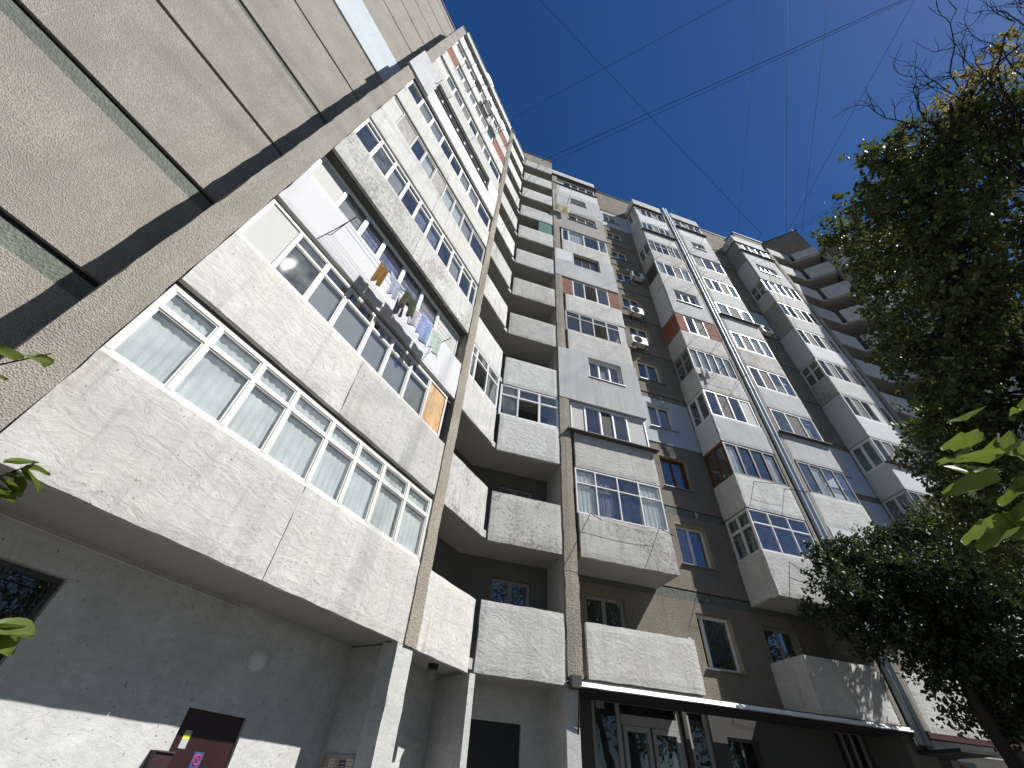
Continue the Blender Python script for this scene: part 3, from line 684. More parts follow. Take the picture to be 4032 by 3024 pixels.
c5 = {
 1: dict(p='paint_ok', t='oo', m='metal', fw=.02, side=None),
 2: dict(p='white', full=(14.9, 16.2, 1.45, 2.5), t='gg', side=None),
 3: dict(p='paint_ok', t='gcgg', m='gframe', fw=.045, side=None, l=.1),
 4: dict(p='grey', t='gdg', m='pvc', side=None, ledge=1, l=.1),
 5: dict(p='grey', t='gdgg', m='pvc', side=None, l=.05),
 6: dict(p='paint_bad', t='cdcc', m='pvc', side=None, l=.05),
 7: dict(p='paint_ok', t='cdc', m='pvc', side=None, ledge=1, l=.05),
 8: dict(p='paint_ok', t='cgdc', m='pvc', side=None, l=.05),
 9: dict(p='paint', t='dgg', m='pvc', side=None, l=.05),
 10: dict(p='grey', full=(14.95, 16.0, 1.3, 2.2), t='gg', side=None),
 11: dict(p='white', t='gdgg', m='pvc', side=None, ledge=1, l=.05),
}
boxcol(MW, X5a, X5b, c5)
# red-brown gutter and pale fascia under the first balcony of the right-hand stack
MB().box(FB, X5a - .3, X5b + 4, -.2, .12, 3.34, 3.46).build('gutter', solid('maroon_gutter', (.06, .015, .02), .6), MW)
MB().box(FB, X5a - .2, X5b + .2, -.3, .02, 3.10, 3.33).build('fascia_board', 'paint_ok', MW)
# shop front under column 3
sh = glazing(MW, FBb, [5.42, 6.13, 7.80], 'ss', 0.02, 3.55, 'gframe', -.08, .10, double=False, name='shop_window')
glazing(MW, FBb, [7.955, 8.58], 's', 0.02, 3.55, 'gframe', -.08, .10, double=False, name='shop_window')
MB().box(FBb, 6.20, 7.72, -.13, -.07, 3.05, 3.25).build('door_head', 'gframe', MW)
for (a, b) in ((6.22, 6.92), (6.98, 7.70)):
    m = MB(); m.box(FBb, a, a + .09, -.12, -.04, .05, 3.04); m.box(FBb, b - .09, b, -.12, -.04, .05, 3.04); m.box(FBb, a + .09, b - .09, -.12, -.04, 2.94, 3.04); m.box(FBb, a + .09, b - .09, -.12, -.04, .05, .25)
    d = m.build('shop_door', 'gframe', MW)
    MB().box(FBb, a + .08, b - .08, -.09, -.08, .24, 2.95).build('pane', 'shopglass', d)
glazing(MW, FBb, [9.0, 9.45, 9.9], 'ss', 1.1, 3.05, 'dframe', -.1)
glazing(MW, FBb, [12.4, 12.75, 13.05, 13.4], 'sss', .7, 3.5, 'gframe', -.1)

# ================================================================= RIGHT WING (column 6, mirrored corner, facade C)
RW = empty('apartment_building', (24, 8, 0), 'far apartment wing folding back towards the viewer behind the trees, lower part in shade', 'apartment building', 'joined wings of the apartment block')
X6a, X6b = 19.97, 22.93
back(RW, [(19.92, 23.25, 'd'), (23.25, 26.0, 'e')])
MB().box(FBb, 20.02, 26.5, -9, -.42, 0.02, 37.9).build('room_shade_core', 'core', RW)
c6 = {
 1: dict(p='paint_ok', t='oo', m='pvc', side='open'),
 2: dict(p='paint_ok', t='gdgdg', m='pvc', side='gg', sm='wood', sp='paint_ok'),
 3: dict(p='paint_ok', t='gdgdg', m='gframe', side='qq', sm='wood', sp='paint_ok'),
 4: dict(p='white', t='gdggg', m='pvc', side='yy', sm='pvc', sfw=.09, sp='white', ledge=1),
 5: dict(p='white', t='gdgwg', m='pvc', side='full', sp='white'),
 6: dict(p='paint_ok', t='gdgdg', m='pvc', side='gg', sm='wood', sp='paint_bad', str=.6),
 7: dict(p='white', t='gdgdg', m='pvc', side='full', sp='white'),
 8: dict(p='paint_ok', t='ggdgg', m='pvc', side='full', sp='beige'),
 9: dict(p='paint', t='gdgcg', m='pvc', side='gg', sm='wood', sp='paint', str=.5),
 10: dict(p='grey', full=(20.5, 22.2, 1.3, 2.4), t='gggg', side='full', sp='white'),
 11: dict(p='paint_ok', t='wgdgw', m='pvc', side='full', sp='beige', ledge=1),
}
boxcol(RW, X6a, X6b, c6)
rough_panel(FB, 23.07, 23.43, 3.4, 34.3, th=.3, o=.03, step=.25).build('pillar', 'dash', RW)
UE = 2.0
for k in range(1, 13):
    z = zA(k) if k < 12 else zA(k) + .1; t = z + 1.37 if k < 12 else ztop
    rough_panel(FC, P1a, P1b, z, t, th=.1, o=-.01, step=.25).build('parapet_panel', 'paint', RW)
    rough_panel(FB, XM - 4.315, XM - 2.27, (zB(k) - .05) if k < 12 else zB(12) + .1, zB(k) + 1.35 if k < 12 else ztop + .05, step=.25).build('parapet_panel', 'paint', RW)
    rough_panel(FC, UE + .01, 4.16, z, t, th=.1, step=.25).build('parapet_panel', 'paint', RW)
    rough_panel(FC, 4.17, 6.325, z, t, th=.1, step=.25).build('parapet_panel', 'paint', RW)
    pts = [FC.P(6.69, -.12, 0)[:2], FC.P(8.42, -.12, 0)[:2], (XM - 2.3, 10.13), (XM - 4.32, 10.13), (XM - 4.32, 11.2), (XM - 1.79, 11.2), FC.P(6.69, -1.2, 0)[:2]]
    m = MB(); z0, z1 = zB(k), zB(k) + .19; n_ = 7
    m.add([(x, y, z0) for x, y in pts] + [(x, y, z1) for x, y in pts], [tuple(range(n_)), tuple(range(n_, 2 * n_))[::-1]] + [(i, n_ + i, n_ + (i + 1) % n_, (i + 1) % n_) for i in range(n_)])
    m.build('loggia_floor', 'soffit', RW)
    MB().box(FC, UE, 6.68, -1.2, -.105, z + .02, z + .2).build('loggia_floor', 'soffit', RW)
    if k < 12:
        if k in (2, 4, 5, 8, 9): glazing(RW, FC, lin(UE + .05, 6.3, 6), 'gdggdg', t + .01, zA(k + 1) - .02, 'pvc', -.04)
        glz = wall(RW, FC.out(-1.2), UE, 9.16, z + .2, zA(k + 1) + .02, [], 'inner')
        MB().box(FC.out(-1.2), 5.0, 6.1, -.01, .03, z + .5, z + 2.2).build('loggia_door', 'dframe', RW)
rough_panel(FC, 6.335, 6.67, 3.3, 34.9, th=.34, o=.03, step=.25).build('pillar', 'dash', RW)
wall(RW, Fr(FC.P(6.42, 0, 0)[:2], (s2, s2), (s2, -s2)), 0.0, 1.2, 0, 34.8, [], 'inner', th=.16, name='cross_wall')
MB().box(FC, UE - .42, UE, -1.22, 0.0, 0, 34.6).build('fin_wall', 'dash', RW)
MB().box(FC.out(-1.2), UE - .42, 9.16, -.2, 0, 0, 3.5).build('ground_floor_wall', 'gwall', RW)
MB().box(FC, UE - .4, 8.0, -11, -1.5, 0.02, 35.2).build('room_shade_core', 'core', RW)
for pts, z1 in (([(21.8, 10.7), (24.9, 10.7), (26.85, 8.75), (28.3, 10.2), (27, 16), (21.8, 16)], 38.6),):
    n_ = len(pts); m = MB(); m.add([(x, y, 35.2) for x, y in pts] + [(x, y, z1) for x, y in pts], [tuple(range(n_))[::-1], tuple(range(n_, 2 * n_))] + [(i, (i + 1) % n_, n_ + (i + 1) % n_, n_ + i) for i in range(n_)])
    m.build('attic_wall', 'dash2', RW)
    m = MB(); pp = [(21.75, 10.64), (24.88, 10.64), (26.85, 8.68), (28.4, 10.2), (27.1, 16), (21.75, 16)]
    m.add([(x, y, z1 + .002) for x, y in pp] + [(x, y, z1 + .09) for x, y in pp], [tuple(range(n_))[::-1], tuple(range(n_, 2 * n_))] + [(i, (i + 1) % n_, n_ + (i + 1) % n_, n_ + i) for i in range(n_)])
    m.build('roof_coping', 'sill', RW)
#@@OBJECTS@@
# ================================================================= THINGS ON THE FACADES
def line_rack(fr, ua, ub, z, out=0.75, lines=4, label='', group=None, zfall=0.0, o0=0.0, name='clothes_drying_rack'):
    """two brackets reaching out from the facade with washing lines between them"""
    p = fr.P((ua + ub) / 2, o0, z); r = empty(name, p, label, 'drying rack', group)
    for u in (ua, ub):
        m = MB(); m.tube([fr.P(u, o0 - .02, z - .02), fr.P(u, o0 + out, z + zfall)], .011, 5); (zfall > -.4) and m.tube([fr.P(u, o0, z - .28), fr.P(u, o0 + out * .6, z + zfall * .6)], .008, 5)
        m.build('bracket', 'metal', r)
    for i in range(lines):
        oo = o0 + out * (0.35 + 0.62 * i / max(1, lines - 1)); zz = z + zfall * (oo - o0) / out; sag = .05 + .03 * rnd.random()
        MB().tube([fr.P(ua + (ub - ua) * t, oo, zz + .01 - sag * 4 * t * (1 - t)) for t in lin(0, 1, 8)], .005, 4).build('washing_line', 'wire', r)
    return r
def garment(fr, u0, u1, o, z1, drop, mat, label, cat, shape='sheet', skew=0.0, group='laundry hung out on the fourth floor rack'):
    V = []; F = []; nu, nz = 14, 12; ph = rnd.random() * 9; W = u1 - u0
    for j in range(nz + 1):
        t = j / nz
        for i in range(nu + 1):
            s = i / nu; a, b = 0.0, 1.0
            if shape == 'shirt': a, b = (0.0, 1.0) if t < .38 else (.2, .8)
            if shape == 'shorts': a, b = .08 * (1 - t), 1 - .08 * (1 - t)
            u = u0 + W * (a + (b - a) * s) + skew * t * W
            z = z1 - drop * t * (1 + .10 * math.sin(s * 5 + ph) ) - 0.03 * math.sin(s * math.pi)
            if shape == 'shorts' and t > .45 and .42 < s < .58: z += drop * (t - .45) * .9
            oo = o + .035 * math.sin(s * 11 + ph + t * 2) * (.3 + t) + .05 * t * math.sin(ph + s * 3)
            V.append(fr.P(u, oo, z))
    for j in range(nz):
        for i in range(nu): q = j * (nu + 1) + i; F.append((q, q + 1, q + nu + 2, q + nu + 1))
    m = MB(); m.add(V, F); p = fr.P(u0 + W / 2, o, z1)
    ob = m.build({'shirt': 'hanging_shirt', 'shorts': 'hanging_shorts'}.get(shape, 'hanging_cloth'), mat, None, True, loc=p)
    sd = ob.modifiers.new('thickness', 'SOLIDIFY'); sd.thickness = 0.004
    return tag(ob, label, cat, group)
zl = 9.79
line_rack(FA, 1.55, 5.01, zl, .60, 5, 'long metal rack with washing lines on the fourth floor, hung with laundry', 'clothes racks bolted to the facades', zfall=0.0)
garment(FA, 2.56, 2.84, .36, zl + .02, .72, cloth('tan_cloth', (.33, .20, .08), (.25, .14, .05), 5), 'small brown cloth pegged at the left end of the laundry', 'cloth', skew=-.15)
garment(FA, 2.85, 3.35, .40, zl + .03, .64, cloth('grey_blue_shirt', (.48, .52, .60), (.36, .40, .50), 7), 'crumpled pale blue-grey shirt next to the brown cloth', 'shirt', 'shirt')
garment(FA, 3.34, 3.80, .46, zl, .60, cloth('olive_shorts', (.13, .14, .09), (.09, .10, .06), 6), 'olive green shorts in the middle of the laundry', 'shorts', 'shorts')
garment(FA, 3.36, 3.66, .24, zl - .02, .66, cloth('pink_white_top', (.66, .58, .64), (.52, .46, .54), 6), 'pinkish white top hanging behind the olive shorts', 'top', 'sheet')
garment(FA, 3.70, 4.05, .36, zl - .02, .58, cloth('pale_lilac_cloth', (.66, .62, .70), (.56, .52, .60), 6), 'pale lilac cloth between the shorts and the blue towel', 'cloth')
garment(FA, 4.06, 4.46, .42, zl, .78, cloth('light_blue_towel', (.42, .50, .72), (.34, .42, .64), 6), 'light blue towel hanging on the rack', 'towel')
garment(FA, 4.52, 4.92, .40, zl - .02, .68, cloth('mint_striped_towel', (.60, .68, .60), (.48, .60, .56), 8), 'pale mint towel at the right end of the laundry', 'towel')
RG = 'clothes racks bolted to the facades'
line_rack(FB, 5.2, 7.4, 7.63, .62, 2, 'thin bracket rack under the white gridded loggia of the second balcony stack floor', RG, -.55)
line_rack(FB.out(0), 11.85, 13.15, zB(6) + 1.25, .95, 3, 'bent metal rack below the brick balcony window', RG, -.25)
line_rack(FB, 11.95, 13.2, zB(5) + 1.25, .95, 3, 'metal rack on the peeling balcony under the brick one', RG, -.3)
line_rack(FB, 11.8, 13.1, zB(3) + 1.2, .8, 2, 'thin rack below the dark brown framed balcony glazing', RG, -.6)
line_rack(FB, 11.9, 13.1, zB(2) + 1.15, .45, 2, 'short rack on the lowest glazed box balcony', RG, -.6)
line_rack(FB, 11.8, 13.4, zB(8) + 1.3, 1.0, 3, 'metal rack near the drain pipes on the ninth floor', RG, -.25)
line_rack(FB, 11.9, 13.3, zB(9) + 1.3, 1.0, 3, 'metal rack near the drain pipes on the tenth floor', RG, -.2)
line_rack(FB, 15.2, 17.1, zB(10) + 1.1, .9, 2, 'rack on the grey full-height panel right of the drain pipes', RG, .25)
line_rack(FB, 4.5, 5.35, zB(10) + 1.2, .9, 2, 'bent rack on the grey panel near the top of the second stack', RG, .2)
line_rack(FA, 1.32, 2.35, zA(9) + 1.45, .55, 3, 'small wire rack near the brick infill high on the left wing', RG, .05)
line_rack(FA, .95, 1.7, zA(10) + 1.5, .7, 2, 'short rack at the top left of the left wing', RG, .1)
line_rack(FA, 1.1, 1.75, zA(7) + 2.1, .35, 4, 'hook rack with cords on the smooth grey cover panel', RG, .05)
line_rack(FA, 5.2, 6.0, zA(10) + 1.3, .9, 3, 'rusty rack beside the upper end of the pebble-dash pillar', RG, .1)
garment(FB, 4.42, 5.30, .30, zB(10) - .12, .95, cloth('cream_sheet', (.66, .62, .46), (.52, .48, .34), 4), 'cream sheet bunched on the beige panel near the top', 'sheet', group='laundry hung high on the main facade')
garment(FB, 11.2, 11.6, .12, zB(5) + 1.28, .62, cloth('white_rag', (.70, .69, .66), (.5, .5, .48), 4), 'white rag over the peeling balcony left of the rack', 'cloth', group='laundry hung high on the main facade')

def ac_unit(fr, u0, u1, z0, z1, o0, label, flip=False):
    r = empty('air_conditioner', fr.P((u0 + u1) / 2, o0, z0), label, 'air conditioner', 'air conditioner units outside the flats')
    b = bmesh.new(); bmesh.ops.create_cube(b, size=1.0); bmesh.ops.bevel(b, geom=b.edges[:], offset=.04, segments=2, affect='EDGES'); m = MB()
    b.verts.ensure_lookup_table(); m.add([fr.P(u0 + (v.co.x + .5) * (u1 - u0), o0 + (v.co.y + .5) * .28, z0 + (v.co.z + .5) * (z1 - z0)) for v in b.verts], [tuple(v.index for v in f.verts) for f in b.faces]); b.free()
    m.build('casing', 'ac', r)
    cu = u0 + (u1 - u0) * .38; cz = (z0 + z1) / 2; rad = (z1 - z0) * .40
    MB().tube([fr.P(cu, o0 + .265, cz), fr.P(cu, o0 + .286, cz)], rad, 20).build('fan_opening', 'core', r)
    m = MB()
    for q in (1, .7, .4): m.tube([fr.P(cu + rad * q * math.cos(t), o0 + .292, cz + rad * q * math.sin(t)) for t in lin(0, 2 * math.pi, 20)], .006, 4)
    for t in lin(0, math.pi, 4)[:-1]: m.tube([fr.P(cu + rad * math.cos(t), o0 + .292, cz + rad * math.sin(t)), fr.P(cu - rad * math.cos(t), o0 + .292, cz - rad * math.sin(t))], .006, 4)
    m.build('fan_grille', 'gframe', r)
    for u in (u0 + .1, u1 - .1):
        m = MB(); m.tube([fr.P(u, -.0, z0 - .02), fr.P(u, o0 + .30, z0 - .02)], .016, 4); m.tube([fr.P(u, 0, z0 - .35), fr.P(u, o0 + .28, z0 - .03)], .012, 4); m.build('wall_bracket', 'metal', r)
    MB().tube([fr.P(u1 - .02, o0 + .1, z0 + .15), fr.P(u1 + .08, o0 + .05, z0 - .1), fr.P(u1 + .2, .02, z0 - .35), fr.P(u1 + .55, .02, z0 - .3)], .012, 5).build('hose', 'wire', r)
    return r
ac_unit(FBb, 8.62, 9.45, 17.72, 18.28, .18, 'white air conditioner with round fan, lowest of three on the shaded recessed wall')
ac_unit(FBb, 8.98, 9.78, 20.45, 21.02, .14, 'white air conditioner in the middle of the shaded recessed wall')
ac_unit(FBb, 9.75, 10.55, 24.55, 25.12, .14, 'white air conditioner, topmost on the shaded recessed wall')
ac_unit(FBb, 18.4, 19.2, 23.0, 23.57, .14, 'small white air conditioner on the recessed wall right of the drain pipes')
ac_unit(FA, 3.3, 4.15, zA(10) + .45, zA(10) + 1.0, .12, 'grey air conditioner below the roofline of the left wing')

def dish(fr, u, z, o, r0, label):
    r = empty('satellite_dish', fr.P(u, o, z), label, 'satellite dish', 'satellite dishes on the left wing')
    V = []; F = []; n = 20
    for j in range(5):
        q = j / 4
        for i in range(n):
            t = 2 * math.pi * i / n; V.append(fr.P(u + r0 * q * math.cos(t), o + .10 * q * q + .18 * q * math.sin(t) * 0 , z + r0 * q * math.sin(t) + .0))
    for j in range(4):
        for i in range(n): F.append((j * n + i, j * n + (i + 1) % n, (j + 1) * n + (i + 1) % n, (j + 1) * n + i))
    o_ = MB().add(V, F).build('reflector', 'galv', r, True); o_.modifiers.new('t', 'SOLIDIFY').thickness = .012
    MB().tube([fr.P(u, -.02, z - .25), fr.P(u, o, z)], .018, 5).build('arm', 'metal', r); MB().tube([fr.P(u, o + .05, z - r0 * .9), fr.P(u, o + .42, z - .1)], .012, 5).build('receiver_arm', 'metal', r)
    return r
dish(FA, 2.9, zA(11) + .35, .45, .40, 'round satellite dish near the roof edge, left of the grey air conditioner')
dish(FA, 4.9, zA(10) + .7, .45, .36, 'round satellite dish near the roof edge, right of the grey air conditioner')

# loose cables running down the pebble-dash pillar of the left wing
cb = MB()
for q in range(3):
    cb = MB(); pts = [FA.P(6.40 + .1 * q + .03 * math.sin(z * .9 + q), .07 + .02 * q, z) for z in lin(20 + q * 2.5, 35.0, 22)]
    tag(cb.tube(pts, .011, 4).build('loose_cable', 'wire', None, loc=pts[0]), ('longest', 'middle', 'shortest')[q] + ' of three black cables dangling down the pebble-dash pillar', 'cable', 'cables dangling on the pillar')
pts = [FA.P(6.45, .1, 21.6), FA.P(6.75, .25, 21.2), FA.P(7.15, .1, 21.35), FA.P(7.35, .02, 22.3), FA.P(7.5, 0, 23.0)]
tag(MB().tube(pts, .010, 4).build('loose_cable', 'wire', None, loc=pts[0]), 'looped cable hanging in front of a corner loggia parapet', 'cable')

# ceiling and wall lamps
def lamp_ceiling(x, y, z, label):
    r = empty('ceiling_lamp', (x, y, z), label, 'lamp', 'round lamps under the corner loggias')
    MB().tube([(x, y, z), (x, y, z - .05)], .12, 20).build('ring', 'metal', r, False)
    MB().tube([(x, y, z - .05), (x, y, z - .075)], .085, 20).build('lamp_glass', 'dusty', r)
p = FA.P(6.95, -.45, 0); lamp_ceiling(p[0], p[1], zB(2), 'round dark ceiling lamp under the lowest open corner loggia floor')
p = FA.P(6.98, -.40, 0); lamp_ceiling(p[0], p[1], zB(3), 'round dark ceiling lamp one floor up under the corner loggia')
r = empty('wall_lamp', FAb.P(4.64, 0, 2.83), 'round white bulkhead lamp on the shaded wall above the maroon door', 'lamp')
V = []; F = []; n = 24
prof = [(0.0, .10), (.05, .098), (.10, .08), (.135, .05), (.15, .012), (.15, .0)]
for rad, oo in prof:
    for i in range(n): t = 2 * math.pi * i / n; V.append(FAb.P(4.64 + rad * math.cos(t), oo, 2.83 + rad * math.sin(t)))
for j in range(len(prof) - 1):
    for i in range(n): F.append((j * n + i, j * n + (i + 1) % n, (j + 1) * n + (i + 1) % n, (j + 1) * n + i))
MB().add(V, F).build('lamp_shade', solid('milky_lamp_cover', (.62, .66, .62), .3), r, True)
MB().tube([FAb.P(4.64, .0, 2.83), FAb.P(4.64, .02, 2.83)], .17, 24).build('base_ring', 'gwall', r)
r = empty('wall_lamp', (1.35, 9.55, 3.2), 'small shaded lamp hanging under the first corner loggia behind the white pillar', 'lamp')
MB().tube([(1.35, 9.55, 3.38), (1.35, 9.55, 3.30)], .10, 14).build('base_ring', 'metal', r); MB().tube([(1.35, 9.55, 3.30), (1.35, 9.55, 3.14)], .055, 14).build('lamp_glass', 'dusty', r)
# surface cable on the whitewashed wall
pts = [FAb.P(u, .012, 3.36 - .004 * i) for i, u in enumerate(lin(.0, 4.0, 6))] + [FAb.P(4.05, .012, 3.33), FAb.P(4.05, .012, 3.08)]
tag(MB().tube(pts, .009, 5).build('wall_cable', 'wood', None, loc=pts[0]), 'thin white cable run along the shaded ground-floor wall under the soffit', 'cable')
pts = [(1.15, 10.45, 2.45), (1.3, 10.62, 2.40), (1.5, 10.86, 2.33), (1.66, 10.98, 2.31)]
tag(MB().tube(pts, .014, 6).build('wall_cable', 'gwall', None, loc=pts[0]), 'white conduit sloping across the dirty wall behind the white pillar', 'cable')

# door notices, board
FR = Fr(FA.P(6.33, 0, 0)[:2], (-s2, s2), (-s2, -s2))
nb = empty('notice_board', FR.P(.70, .01, 1.5), 'small framed notice board with papers on the shaded cross wall', 'notice board')
MB().box(FR, .46, 1.06, .0, .018, 1.30, 1.92).build('board', solid('old_board', (.36, .28, .22)), nb)
m = MB(); m.box(FR, .44, .46, 0, .03, 1.28, 1.94); m.box(FR, 1.06, 1.08, 0, .03, 1.28, 1.94); m.box(FR, .46, 1.06, 0, .03, 1.92, 1.94); m.build('frame', 'gframe', nb)
for (a, b, c, d, cc) in ((.48, .60, 1.55, 1.90, (.55, .52, .47)), (.62, .74, 1.60, 1.88, (.05, .05, .055)), (.755, .83, 1.5, 1.89, (.42, .32, .22)), (.85, .95, 1.62, 1.90, (.58, .53, .52)), (.96, 1.05, 1.50, 1.80, (.50, .42, .42)), (.49, .60, 1.34, 1.52, (.50, .50, .46)), (.64, .75, 1.36, 1.57, (.44, .44, .40))):
    pp = MB().box(FR, a, b, .018, .021, c, d).build('paper', solid('notice_paper', cc), nb)
    q = MB()
    for i in range(6):
        zz = d - .03 - i * (d - c - .05) / 6; q.box(FR, a + .012, b - .012 - rnd.random() * .03, .0212, .0218, zz - .008, zz)
    q.build('print_lines', solid('print_ink', (.08, .08, .08) if cc[0] > .1 else (.6, .6, .6)), pp)
FD = FAb.out(-.05)
st = MB().box(FD, 4.10, 4.19, .001, .004, 1.80, 1.97).build('sticker', solid('grey_sticker', (.45, .46, .44)), None, loc=FD.P(4.15, .0, 1.9)); tag(st, 'grey and yellow sticker on the maroon door', 'sticker')
MB().box(FD, 4.10, 4.19, .004, .0045, 1.885, 1.935).build('yellow_stripe', solid('yellow_print', (.75, .70, .08)), st)
st = MB().box(FD, 4.34, 4.47, .001, .004, 1.64, 1.79).build('sticker', solid('blue_sticker', (.06, .07, .25)), None, loc=FD.P(4.4, 0, 1.7)); tag(st, 'blue no smoking sticker with a red ring on the maroon door', 'sticker')
m = MB().tube([FD.P(4.405 + .045 * math.cos(t), .006, 1.715 + .045 * math.sin(t)) for t in lin(0, 2 * math.pi, 20)], .007, 4); m.tube([FD.P(4.373, .006, 1.747), FD.P(4.437, .006, 1.683)], .006, 4); m.build('red_ring', solid('red_print', (.7, .08, .10)), st)
o = MB().box(FAb, 3.78, 3.98, .0, .12, 1.60, 1.74).build('letter_box', solid('maroon_box', (.04, .016, .022), .5), None, loc=FAb.P(3.85, 0, 1.6)); tag(o, 'small maroon box fixed to the wall left of the maroon door', 'box')
MB().box(FAb, 3.77, 3.99, -.0, .14, 1.742, 1.755).build('lid', solid('maroon_lid', (.09, .04, .05), .5), o)

# shop canopy
aw = empty('shop_canopy', (9, 9.7, 3.4), 'long dark canopy with a shiny white front edge above the shop windows', 'awning')
FW = FB.out(.12)
m = MB(); nseg = 26
for i in range(nseg):
    a = 4.55 + (13.5 - 4.55) * i / nseg; b = 4.55 + (13.5 - 4.55) * (i + 1) / nseg; w = .008 * noise.noise((i * .7, 2, 3)); w2 = .008 * noise.noise(((i + 1) * .7, 2, 3))
    p = [FW.P(a, .06, 3.41 + w), FW.P(b, .06, 3.41 + w2), FW.P(b, .0, 3.50 + w2), FW.P(a, .0, 3.50 + w), FW.P(a, -.05, 3.41 + w), FW.P(b, -.05, 3.41 + w2), FW.P(b, -.05, 3.50 + w2), FW.P(a, -.05, 3.50 + w)]
    m.add(p, [(0, 1, 2, 3), (4, 7, 6, 5), (0, 4, 5, 1), (3, 2, 6, 7)])
m.build('front_edge', plain('white_gloss_edge', (.82, .82, .82), .25, .03, 4, 0, spec=.6), aw)
MB().box(FB, 4.42, 13.5, -.9, .065, 3.505, 3.535).build('canopy_sheet', 'sill', aw)
MB().box(FB, 4.42, 13.5, -.9, .055, 3.39, 3.40).build('canopy_lining', 'core', aw)
MB().box(FB, 4.36, 4.58, .0, .17, 3.38, 3.60).build('end_cap', 'dframe', aw)
MB().tube([FB.P(4.52, .14, 3.38), FB.P(4.62, -.3, 2.2), FB.P(4.62, -1.0, 1.9)], .018, 5).build('support_arm', 'metal', aw)
# low canopy and orange shop sign at the far right
o = MB().box(FB, 13.7, 14.9, -.9, .9, 3.02, 3.09).build('door_canopy', 'core', None, loc=(14.3, 9.6, 3.0)); tag(o, 'small dark porch roof in deep shade beyond the drain pipes', 'canopy')
sg = MB().box(FB, 14.75, 15.6, -.25, -.2, 2.0, 3.0).build('shop_sign', solid('grey_signboard', (.16, .17, .16)), None, loc=(15.1, 10.2, 2.4)); tag(sg, 'shaded signboard with an orange emblem partly hidden by leaves', 'sign')
q = MB()
for t0, t1 in ((-2.2, 2.2),):
    q.tube([FB.P(15.1 + .17 * math.cos(t), -.19, 2.72 + .15 * math.sin(t)) for t in lin(-1.9, 1.9, 12)], .055, 6); q.tube([FB.P(15.1 + .2 * math.cos(t), -.19, 2.36 + .18 * math.sin(t)) for t in lin(-2.1, 1.9, 12)], .06, 6)
q.build('orange_emblem', solid('orange_paint', (.50, .10, .02)), sg)

# overhead cables
def cable(p, q, r, label, sag=0.0):
    p, q = Vector(p), Vector(q); pts = [p.lerp(q, t) - Vector((0, 0, sag * 4 * t * (1 - t))) for t in lin(0, 1, 16)]
    tag(MB().tube(pts, r, 5).build('overhead_cable', 'wire', None, loc=tuple(p)), label, 'cable', 'overhead cables strung between the roofs')
def D(d, z=37.0): k = (z - 1.5) / d[2]; return (d[0] * k, d[1] * k, z)
def seg(a, b, r, label, ea=0.25, eb=0.6, za=37.0, zb_=38.0):
    P, Q = Vector(D(a, za)), Vector(D(b, zb_)); cable(P + (P - Q) * ea, Q + (Q - P) * eb, r, label)
seg((.119, .254, .96), (.504, -.124, .855), .019, 'thickest overhead cable, crossing the sky from the corner roof to the top edge', .05)
seg((.134, .253, .958), (.509, -.126, .852), .014, 'cable running just beside the thickest one', .05)
seg((.028, .21, .977), (.304, -.056, .951), .013, 'thin cable rising from the left wing roof to the upper right', .05)
seg((.005, .042, .999), (.528, .218, .821), .015, 'thin cable falling across the middle of the sky to the far roof', .3, .02)
seg((.377, -.08, .923), (.564, .197, .802), .013, 'near-vertical thin cable, middle one of three above the far corner', .4, .0)
seg((.426, -.097, .899), (.581, .181, .793), .013, 'near-vertical thin cable, right of the middle one', .4, .02)
seg((.515, -.128, .847), (.565, .189, .803), .013, 'slanting thin cable meeting the far corner roof from the upper right', .4, .0)
seg((.341, -.068, .938), (.476, .186, .859), .009, 'faintest near-vertical cable left of the others', .4, .3)
for i, lb in enumerate(('lowest', 'middle', 'upper')):
    e = .004 * i; seg((.569 + e, .183 + e, .802), (.618 + e * 1.5, .097 + e, .78), .014, lb + ' of three parallel cables leaving the far corner roof behind the tree', 0, 1.5)
# small roof antennas
for (x, y, z, h) in ((26.8, 8.95, 38.68, .7), (24.8, 10.9, 38.68, .5)):
    m = MB(); m.tube([(x, y, z), (x, y, z + h)], .02, 5); m.tube([(x - .25, y, z + h * .8), (x + .25, y, z + h * .8)], .012, 4); m.tube([(x - .15, y, z + h), (x + .15, y, z + h)], .012, 4)
    tag(m.build('roof_antenna', 'metal', None, loc=(x, y, z)), 'small aerial where the cables meet on the far corner roof' if h > .6 else 'short aerial left of the cables on the far corner roof', 'antenna')

